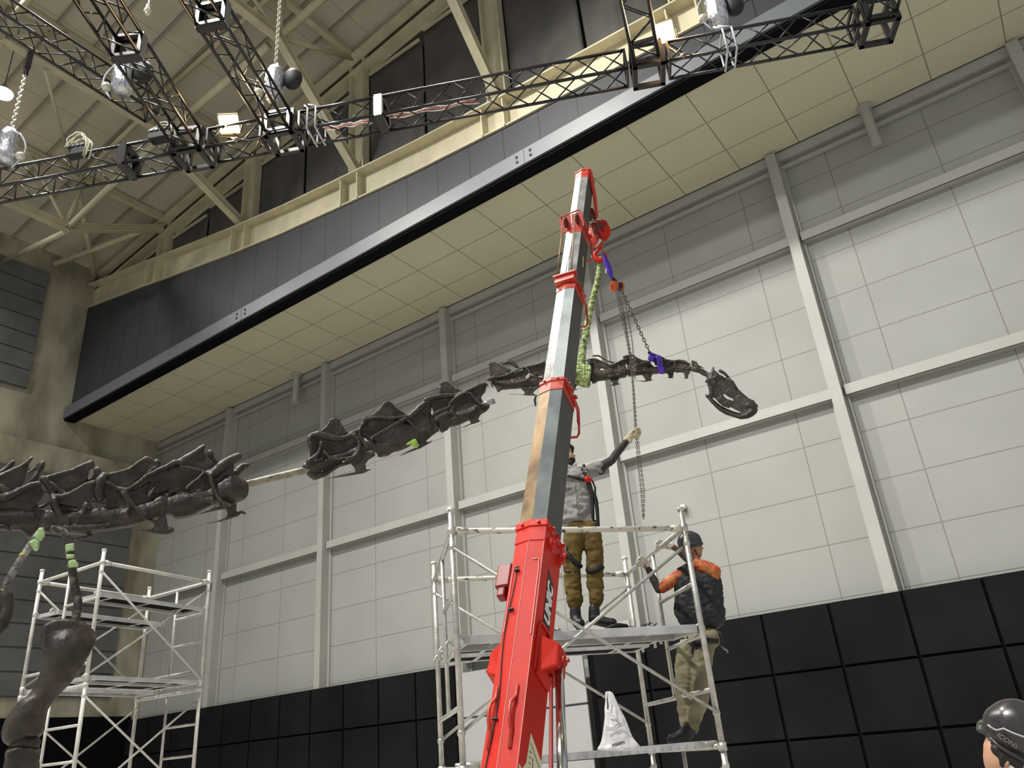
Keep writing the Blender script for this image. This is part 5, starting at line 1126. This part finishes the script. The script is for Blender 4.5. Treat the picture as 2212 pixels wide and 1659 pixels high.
hand(A1, (1210, 345, 44, 10), (1275, 275, 62, 10), [[(1330, 200, 26, 45), (1385, 190, 24, 10), (1370, 240, 20, -20)], [(1345, 225, 25, 55), (1400, 225, 23, 15), (1375, 262, 20, -20)], [(1345, 260, 25, 50), (1392, 265, 23, 15), (1360, 290, 19, -15)], [(1330, 295, 23, 40), (1378, 302, 21, 10), (1345, 315, 18, -15)]], w1, M_GLOVE,
     thumb=[(1300, 215, 24, 60), (1345, 180, 20, 50), (1375, 178, 16, 30)], cuff=[(1190, 345, 48, 10), (1250, 360, 40, 10)])
hand(A1, (150, 1300, 40, 30), (200, 1380, 50, 60), [[(240, 1430, 20, 70), (255, 1470, 16, 60)], [(215, 1440, 20, 80), (225, 1490, 16, 70)], [(190, 1445, 20, 80), (195, 1490, 16, 75)], [(165, 1435, 19, 70), (165, 1475, 15, 65)]], w1, M_GLOVE, thumb=[(250, 1370, 20, 80), (270, 1410, 16, 80)])
tr = blob('trousers', [B1.C([(400, 90, 150), (600, 90, 150)], 0), B1.C([(390, 200, 150), (365, 400, 130), (350, 600, 112), (365, 850, 108), (390, 1040, 112), (385, 1110, 92)], 0), B1.C([(625, 200, 140), (665, 420, 118), (672, 650, 112), (675, 850, 110), (685, 1020, 100), (680, 1080, 85)], 0)], w1, M_OCHRE, .010, 3)
wrinkle(tr, .012, 8)
f = lambda P, r, dz: MB().path([B1.p(x, y, dz) for x, y in P], r, 6)
MB().path([B1.p(255, 370, 100), B1.p(330, 470, 128), B1.p(420, 560, 118), B1.p(482, 600, 60)], .020, 8).build('leg_strap', M_STRAP, w1, smooth=True)
MB().path([B1.p(570, 640, 60), B1.p(620, 665, 112), B1.p(700, 640, 118), B1.p(775, 600, 70)], .026, 8).build('leg_strap', M_STRAP, w1, smooth=True)
MB().path([B1.p(240, 650, 60), B1.p(300, 672, 112), B1.p(400, 668, 100), B1.p(455, 650, 40)], .007, 6).build('knee_seam', M_STRAP, w1, smooth=True)
for sx, tpts in ((400, [(400, 1255, 74), (412, 1325, 80, 10), (438, 1375, 74, 50), (470, 1380, 62, 100)]), (660, [(655, 1240, 72), (665, 1315, 84, 0), (740, 1345, 72, 30), (840, 1365, 60, 50), (920, 1368, 54, 60)])):
    blob('sock', [B1.C([(sx-15 if sx == 400 else 680, 1130, 58), (sx if sx == 400 else 672, 1220, 55)], 0)], w1, M_SOCK, .008, 2)
    bt = blob('boot', [B1.C([(sx, 1190 if sx == 400 else 1180, 74), (sx, 1250, 78)]), B1.C(tpts)], w1, M_BOOT, .008, 2)
    MB().path([B1.p(x, y+52-(6 if sx == 400 else 0), d_) for x, y, _, *r in tpts[1:] for d_ in ((r or [0])[0],)], .018, 6).build('sole', M_STRAP, bt, smooth=True)
MB().path([A1.p(320, 880, 175), A1.p(420, 910, 180), A1.p(520, 935, 165), A1.p(600, 945, 120)], .013, 6).build('chest_strap', M_STRAP, w1, smooth=True)
MB().path([A1.p(560, 720, 80), A1.p(560, 800, 110), A1.p(600, 930, 130), A1.p(660, 1060, 130), A1.p(690, 1180, 120), A1.p(700, 1400, 110), A1.p(705, 1560, 100)], [.014, .018, .02, .02, .016, .012, .01], 6).build('harness_strap', M_STRAP, w1, smooth=True)
MB().path([A1.p(690, 960, 130), A1.p(730, 1060, 125), A1.p(725, 1160, 120), A1.p(745, 1260, 115), A1.p(760, 1400, 110), A1.p(775, 1620, 105), A1.p(790, 1700, 100)], [.008, .009, .012, .018, .017, .015, .014], 6).build('lanyard', M_STRAP, w1, smooth=True)
MB().path([A1.p(585, 905, 150), A1.p(610, 930, 155), A1.p(630, 980, 150)], [.02, .026, .018], 8).path([A1.p(630, 905, 150), A1.p(690, 960, 145)], .010, 6).build('red_buckle', M_RED, w1, smooth=True)
f = MB()
for k, (x, y) in enumerate(((540, 775), (570, 800), (560, 835), (600, 850))): f.path([A1.p(x+28*cos(a), y+20*sin(a), 130) for a in [i*pi/4 for i in range(8)]], .008, 5, closed=True)
f.build('rope_coil', mat('black_white_rope', (.02, .02, .02), .7, col2=(.5, .5, .48), vscale=60, lo=.45, hi=.55), w1, smooth=True)
MB().path([B1.p(245, 300, 110), B1.p(270, 320, 120), B1.p(262, 370, 120), B1.p(240, 400, 110)], .009, 6).build('steel_clip', M_PLATE, w1, smooth=True)
MB().path([B1.p(245, 420, 112), B1.p(262, 455, 118), B1.p(240, 480, 110)], [.02, .026, .02], 8).build('red_clip', M_RED, w1, smooth=True)

# ---- worker climbing on the end of the tower
RW2 = lambda x: 7.42
A2 = Reg(1360, 1120, 6.379, RW2); B2 = Reg(1380, 1360, 5.55, RW2)
w2 = empty('person', B2.p(560, 1380), 'person in dark helmet, black vest and orange sleeves holding the scaffold end rail', 'person')
blob('body', [A2.C([(860, 400, 95), (900, 400, 88), (930, 450, 70), (950, 500, 45)], 0), A2.C([(1000, 415, 16), (1015, 405, 14)], 10), A2.C([(975, 480, 20), (985, 500, 18)], 10), A2.C([(900, 540, 60), (930, 640, 68)], -10),
     A2.C([(760, 740, 70), (930, 700, 90), (1140, 700, 80)], 0), A2.C([(830, 850, 120), (850, 1100, 115), (880, 1400, 120)], 0), A2.C([(1090, 850, 120), (1090, 1100, 115), (1060, 1400, 120)], 0),
     A2.C([(720, 780, 60), (560, 880, 58), (420, 960, 50), (330, 840, 44), (240, 680, 36), (200, 630, 36)], 30), A2.C([(1150, 700, 68), (980, 650, 60), (830, 560, 52), (700, 450, 40), (600, 385, 34)], 90),
     B2.C([(720, 120, 105), (590, 260, 90), (560, 560, 68), (540, 900, 36), (560, 1180, 30)], -30), B2.C([(800, 120, 105), (740, 280, 90), (735, 620, 68), (680, 940, 40), (610, 1180, 30)], 0)], w2, M_SKIN2, .010, 3)
hm = blob('helmet', [A2.C([(830, 300, 128), (870, 310, 122)], 0), A2.C([(800, 330, 140), (880, 330, 120)], 0), A2.C([(930, 300, 60), (1000, 345, 16)], 10), A2.C([(700, 330, 44), (740, 370, 40)], 0)], w2, M_HELM, .008, 5)
MB().path([A2.p(740, 390, 110), A2.p(850, 385, 125), A2.p(960, 360, 80), A2.p(1012, 348, 20)], .006, 6).build('helmet_rim', M_HELM, hm, smooth=True)
blob('chin_strap', [A2.C([(900, 430, 10), (930, 500, 9), (960, 525, 8)], 82)], w2, M_STRAP, .004, 1)
v = blob('vest', [A2.C([(740, 760, 95), (820, 740, 110), (1000, 760, 120), (1130, 760, 110)], 0), A2.C([(790, 900, 160), (800, 1150, 160), (830, 1360, 160)], 0), A2.C([(1090, 880, 165), (1110, 1150, 170), (1140, 1340, 165)], 0), A2.C([(940, 900, 165), (960, 1350, 175)], 15), A2.W([(640, 820), (700, 700), (760, 800), (700, 1250), (650, 1380), (610, 1250), (640, 1050)], 40, 60)], w2, M_VEST, .010, 3); wrinkle(v, .012, 8)
o = blob('sleeve', [A2.C([(690, 790, 82), (600, 850, 82), (500, 920, 76), (450, 960, 66)], 34)], w2, M_ORNG, .008, 3); wrinkle(o, .004, 16)
blob('sleeve', [A2.C([(430, 960, 60), (400, 980, 52), (340, 860, 54), (260, 700, 42)], 34)], w2, M_BSLV, .008, 3)
o = blob('sleeve', [A2.C([(1170, 730, 84), (1180, 800, 60), (1090, 690, 88), (980, 655, 84), (900, 620, 72)], 90)], w2, M_ORNG, .008, 3); wrinkle(o, .004, 16)
blob('sleeve', [A2.C([(870, 600, 66), (760, 520, 54), (660, 430, 42), (610, 395, 36)], 95)], w2, mat('brown_grey_sleeve', (.07, .05, .038), .75, var=.2, vscale=15), .008, 3)
hand(A2, (250, 650, 40, 34), (205, 630, 46, 0), [[(215, 560, 24, 60), (160, 530, 24, 60), (120, 560, 22, 20)], [(195, 580, 24, 60), (140, 560, 24, 60), (105, 590, 21, 20)], [(185, 610, 24, 55), (130, 600, 23, 55), (105, 625, 20, 20)], [(185, 640, 22, 45), (135, 640, 21, 45), (118, 655, 18, 15)]], w2, M_GLOVE2, thumb=[(250, 600, 24, 50), (285, 590, 20, 60), (270, 560, 18, 60)])
hand(A2, (590, 395, 40, 60), (525, 380, 46, 20), [[(470, 320, 25, 60), (400, 310, 25, 60), (370, 345, 22, 20)], [(450, 340, 25, 65), (385, 335, 25, 65), (365, 370, 22, 25)], [(445, 370, 25, 60), (390, 375, 24, 60), (375, 405, 21, 20)], [(450, 400, 23, 50), (405, 410, 22, 50), (400, 435, 18, 15)]], w2, M_GLOVE2, thumb=[(560, 350, 24, 70), (590, 350, 20, 85), (600, 375, 17, 80)], cuff=[(600, 400, 42, 60), (575, 390, 44, 50)])
tr = blob('trousers', [B2.C([(680, 90, 120), (840, 110, 120)], 0), B2.C([(590, 240, 122), (560, 420, 115), (555, 620, 105), (540, 780, 84), (545, 980, 70), (560, 1120, 58)], -40), B2.C([(760, 250, 125), (745, 450, 115), (745, 640, 105), (720, 850, 98), (680, 1000, 90), (640, 1130, 62)], 5), B2.C([(690, 1150, 30), (680, 1250, 16)], 5)], w2, M_KHAKI, .010, 3); wrinkle(tr, .013, 8)
for pts, dz in (([(600, 1170, 60), (585, 1250, 66), (500, 1300, 60), (420, 1330, 50), (375, 1325, 40)], 10), ([(560, 1100, 50), (540, 1240, 56), (460, 1290, 52), (390, 1300, 42)], -110)):
    bt = blob('boot', [B2.C(pts, dz)], w2, M_BOOT, .008, 2)
    MB().path([B2.p(x, y+r*.85, dz) for x, y, r in pts[1:]], .014, 6).build('sole', M_STRAP, bt, smooth=True)
MB().path([B2.p(560, 60, 105), B2.p(640, 130, 140), B2.p(720, 150, 145), B2.p(830, 130, 140), B2.p(950, 140, 90)], .022, 8).build('belt', M_STRAP, w2, smooth=True)
blob('pouch', [B2.C([(640, 100, 60), (720, 110, 60)], 110), B2.C([(890, 70, 70), (900, 110, 60)], 60)], w2, mat('canvas_pouch', (.22, .20, .12), .8, var=.2), .009, 3)
blob('crotch_strap', [B2.C([(660, 170, 24), (700, 210, 26), (740, 190, 22)], 110), B2.C([(640, 180, 14), (640, 290, 12)], 100)], w2, M_STRAP, .007, 1)
MB().path([B2.p(x, y, 60) for x, y in ((960, 20), (985, 60), (1000, 120), (1010, 180), (1030, 230))], [.014, .018, .014, .012, .010], 6).build('tool_holster', M_STRAP, w2, smooth=True)
MB().path([B2.p(x, y, 62) for x, y in ((980, 190), (1030, 235), (1055, 250), (1068, 282))], .009, 6).build('hanging_tool', M_PLATE, w2, smooth=True)

# ---- person in the bottom right corner
RW3 = lambda x: 4.4
A3 = Reg(2080, 1490, 9.818, RW3)
w3 = empty('person', (A3.p(900, 1600).x, A3.p(900, 1600).y, 0), 'person at the bottom right corner looking up in a dark peaked helmet', 'person')
blob('body', [A3.C([(900, 1300, 330), (880, 1560, 320), (860, 1760, 260)], -80), A3.C([(620, 1180, 90), (560, 1350, 90), (580, 1500, 95), (620, 1640, 100)], -60), A3.C([(500, 1175, 26), (560, 1140, 50)], -60), A3.C([(560, 1340, 60), (485, 1400, 40), (470, 1370, 26), (500, 1300, 30)], -80), A3.C([(540, 1560, 40), (500, 1590, 28)], -80), A3.C([(700, 1850, 120), (640, 1800, 80)], -70),
     A3.C([(1000, 1800, 200), (1080, 2200, 220)], -100), A3.C([(600, 2350, 200, 100), (1100, 2250, 260, -60), (1500, 2350, 200, -500)]), A3.C([(1100, 2500, 380), (1100, 3400, 380), (1100, 4200, 400)], -100), A3.C([(1000, 4200, 280), (950, 5800, 200), (950, 7300, 120)], 0), A3.C([(1300, 4200, 280), (1300, 5800, 200), (1300, 7300, 120)], -300),
     A3.C([(600, 2400, 150), (560, 3300, 120), (500, 4000, 90)], 150), A3.C([(1500, 2400, 150), (1600, 3300, 120), (1600, 4000, 90)], -550)], w3, M_SKIN, .012, 3)
e_ = blob('ear', [A3.C([(905, 1430, 30), (960, 1450, 34), (975, 1510, 30), (930, 1580, 26), (890, 1590, 20)], 235), A3.C([(900, 1480, 26), (900, 1560, 22)], 215)], w3, M_SKIN, .004, 2)
blob('hair', [A3.C([(760, 1280, 120), (850, 1360, 110), (1000, 1400, 140), (1150, 1500, 160)], 150), A3.C([(840, 1420, 60), (830, 1600, 40)], 225)], w3, M_HAIR, .008, 2, noise=.003)
blob('goggles', [A3.C([(640, 1130, 46), (680, 1190, 60), (730, 1220, 50), (790, 1200, 30)], 140)], w3, M_STRAP, .006, 1)
hm = blob('helmet', [A3.C([(900, 760, 360), (1150, 800, 470), (1400, 930, 480), (1550, 1150, 420)], -60), A3.C([(620, 860, 130), (760, 1010, 150), (1000, 1150, 180), (1300, 1330, 170)], 120), A3.C([(700, 800, 160), (820, 700, 250)], -60)], w3, M_HELM, .012, 10, .6)
sv = [(530, 740), (600, 800), (700, 855), (760, 850), (860, 820), (960, 870), (1100, 930), (1296, 1000), (1450, 1040)]
MB().path([A3.p(x, y, 300+90*min(1, (x-530)/400)+60*min(1, max(0, (x-900)/400))) for x, y in sv], .004, 6).build('helmet_seam', mat('light_seam', (.45, .45, .46), .4), hm, smooth=True)
MB().path([A3.p(x, y, dz) for x, y, dz in ((500, 960, 80), (620, 1060, 200), (760, 1190, 270), (900, 1290, 300), (1100, 1400, 330), (1300, 1500, 330))], .008, 8).build('helmet_rim', M_HELM, hm, smooth=True)
M_SMOKE = mat('smoked_clear_peak', (.10, .11, .09), .12, alpha=.55)
blob('peak', [A3.C([(560, 760, 70), (450, 705, 76), (365, 740, 66), (310, 800, 36), (240, 850, 8)], -40), A3.C([(600, 980, 36), (500, 900, 60), (400, 860, 60), (300, 850, 30), (240, 850, 8)], 40)], hm, M_SMOKE, .008, 4)
put_text('ICONS', .028, A3.p(945, 1085, 352), (CR*.80-CU*.50-CF*.42).normalized(), (CU*.80+CR*.55-CF*.2).normalized(), mat('grey_print', (.20, .20, .21), .5), hm, offset=.0006)
blob('neck_towel', [A3.C([(1000, 1700, 90), (1120, 1580, 110), (1300, 1560, 120)], 150), A3.C([(1180, 1480, 60), (1300, 1540, 60)], 180), A3.C([(900, 1950, 120), (1000, 1800, 120)], 120)], w3, M_SOCK, .010, 3, noise=.004)
o = blob('jacket', [A3.C([(560, 2380, 230, 100), (1100, 2250, 300, -60), (1550, 2380, 230, -500)]), A3.C([(1050, 2500, 430), (1050, 4200, 430)], -100), A3.C([(560, 2400, 190), (530, 3400, 150), (480, 4000, 120)], 150)], w3, M_VEST, .018, 3)
blob('trousers', [A3.C([(1100, 4200, 430)], -100), A3.C([(980, 4300, 320), (950, 5800, 230), (950, 7200, 190)], 0), A3.C([(1300, 4300, 320), (1300, 5800, 230), (1300, 7200, 190)], -300)], w3, M_KHAKI, .018, 3)

# ---- white carrier bag on the lower plank
BG = Reg(1270, 1470, 9.757, lambda x: 6.16)
bg = empty('plastic_bag', BG.p(650, 1450), 'white plastic carrier bag standing on the lower plank between the scaffold posts', 'bag')
M_BAGW = mat('white_plastic_film', (.80, .80, .82), .35, var=.04, vscale=10, bump=.5, bscale=25, spec=.5)
prof = [(1490, 640, 420, 200), (1440, 655, 470, 210), (1380, 665, 440, 200), (1310, 650, 390, 190), (1200, 620, 325, 170), (1000, 590, 270, 150), (800, 560, 215, 120), (640, 530, 180, 90), (500, 500, 140, 60), (380, 475, 110, 45), (280, 450, 80, 35), (225, 430, 45, 25)]
f = MB(); n = 40
for (y, cx_, hw, hd_) in prof:
    for i in range(n):
        a = 2*pi*i/n; q = BG.p(cx_+hw*cos(a), y-40*sin(a)*0, hd_*sin(a)); nn = (mnoise.noise(V((cos(a)*3, sin(a)*3, y*.006)))*.022 + abs(mnoise.noise(V((cos(a)*7, sin(a)*7, y*.009))))*-.016)
        c0 = BG.p(cx_, y, 0); f.v.append(tuple(q+(q-c0).normalized()*nn))
m_ = len(prof)
for j in range(m_-1):
    for i in range(n):
        f.f.append((j*n+i, j*n+(i+1) % n, (j+1)*n+(i+1) % n, (j+1)*n+i))
f.f.append(tuple(range(n))); f.f.append(tuple(reversed(range((m_-1)*n, m_*n))))
o = f.build('bag_body', M_BAGW, bg, smooth=True); ss = o.modifiers.new('s', 'SUBSURF'); ss.levels = 1; ss.render_levels = 1
MB().prism([BG.p(x, y, 130) for x, y in ((400, 260), (425, 420), (440, 520), (430, 620), (405, 600), (395, 400))], -CF*.004).build('handle_gap', mat('bag_opening', (.10, .09, .12), .8), o)
MB().path([BG.p(x, y, 165) for x, y in ((395, 640), (450, 700), (530, 740), (590, 780), (620, 830))], .006, 6).build('rim_fold', M_BAGW, o, smooth=True)
MB().path([BG.p(x, y, 190) for x, y in ((385, 1000), (470, 1003), (540, 1005), (600, 945), (700, 905), (795, 855))], .0022, 4).path([BG.p(x, y, 190) for x, y in ((385, 1045), (470, 1045), (550, 1045), (640, 985), (720, 950), (775, 925))], .0022, 4).build('printed_lines', mat('grey_print2', (.25, .25, .25), .6), o)
put_text('room', .040, BG.p(640, 1330, 222), (CR*.93+CU*.28).normalized(), (CU-CR*.28).normalized(), M_INK, o, offset=.001)
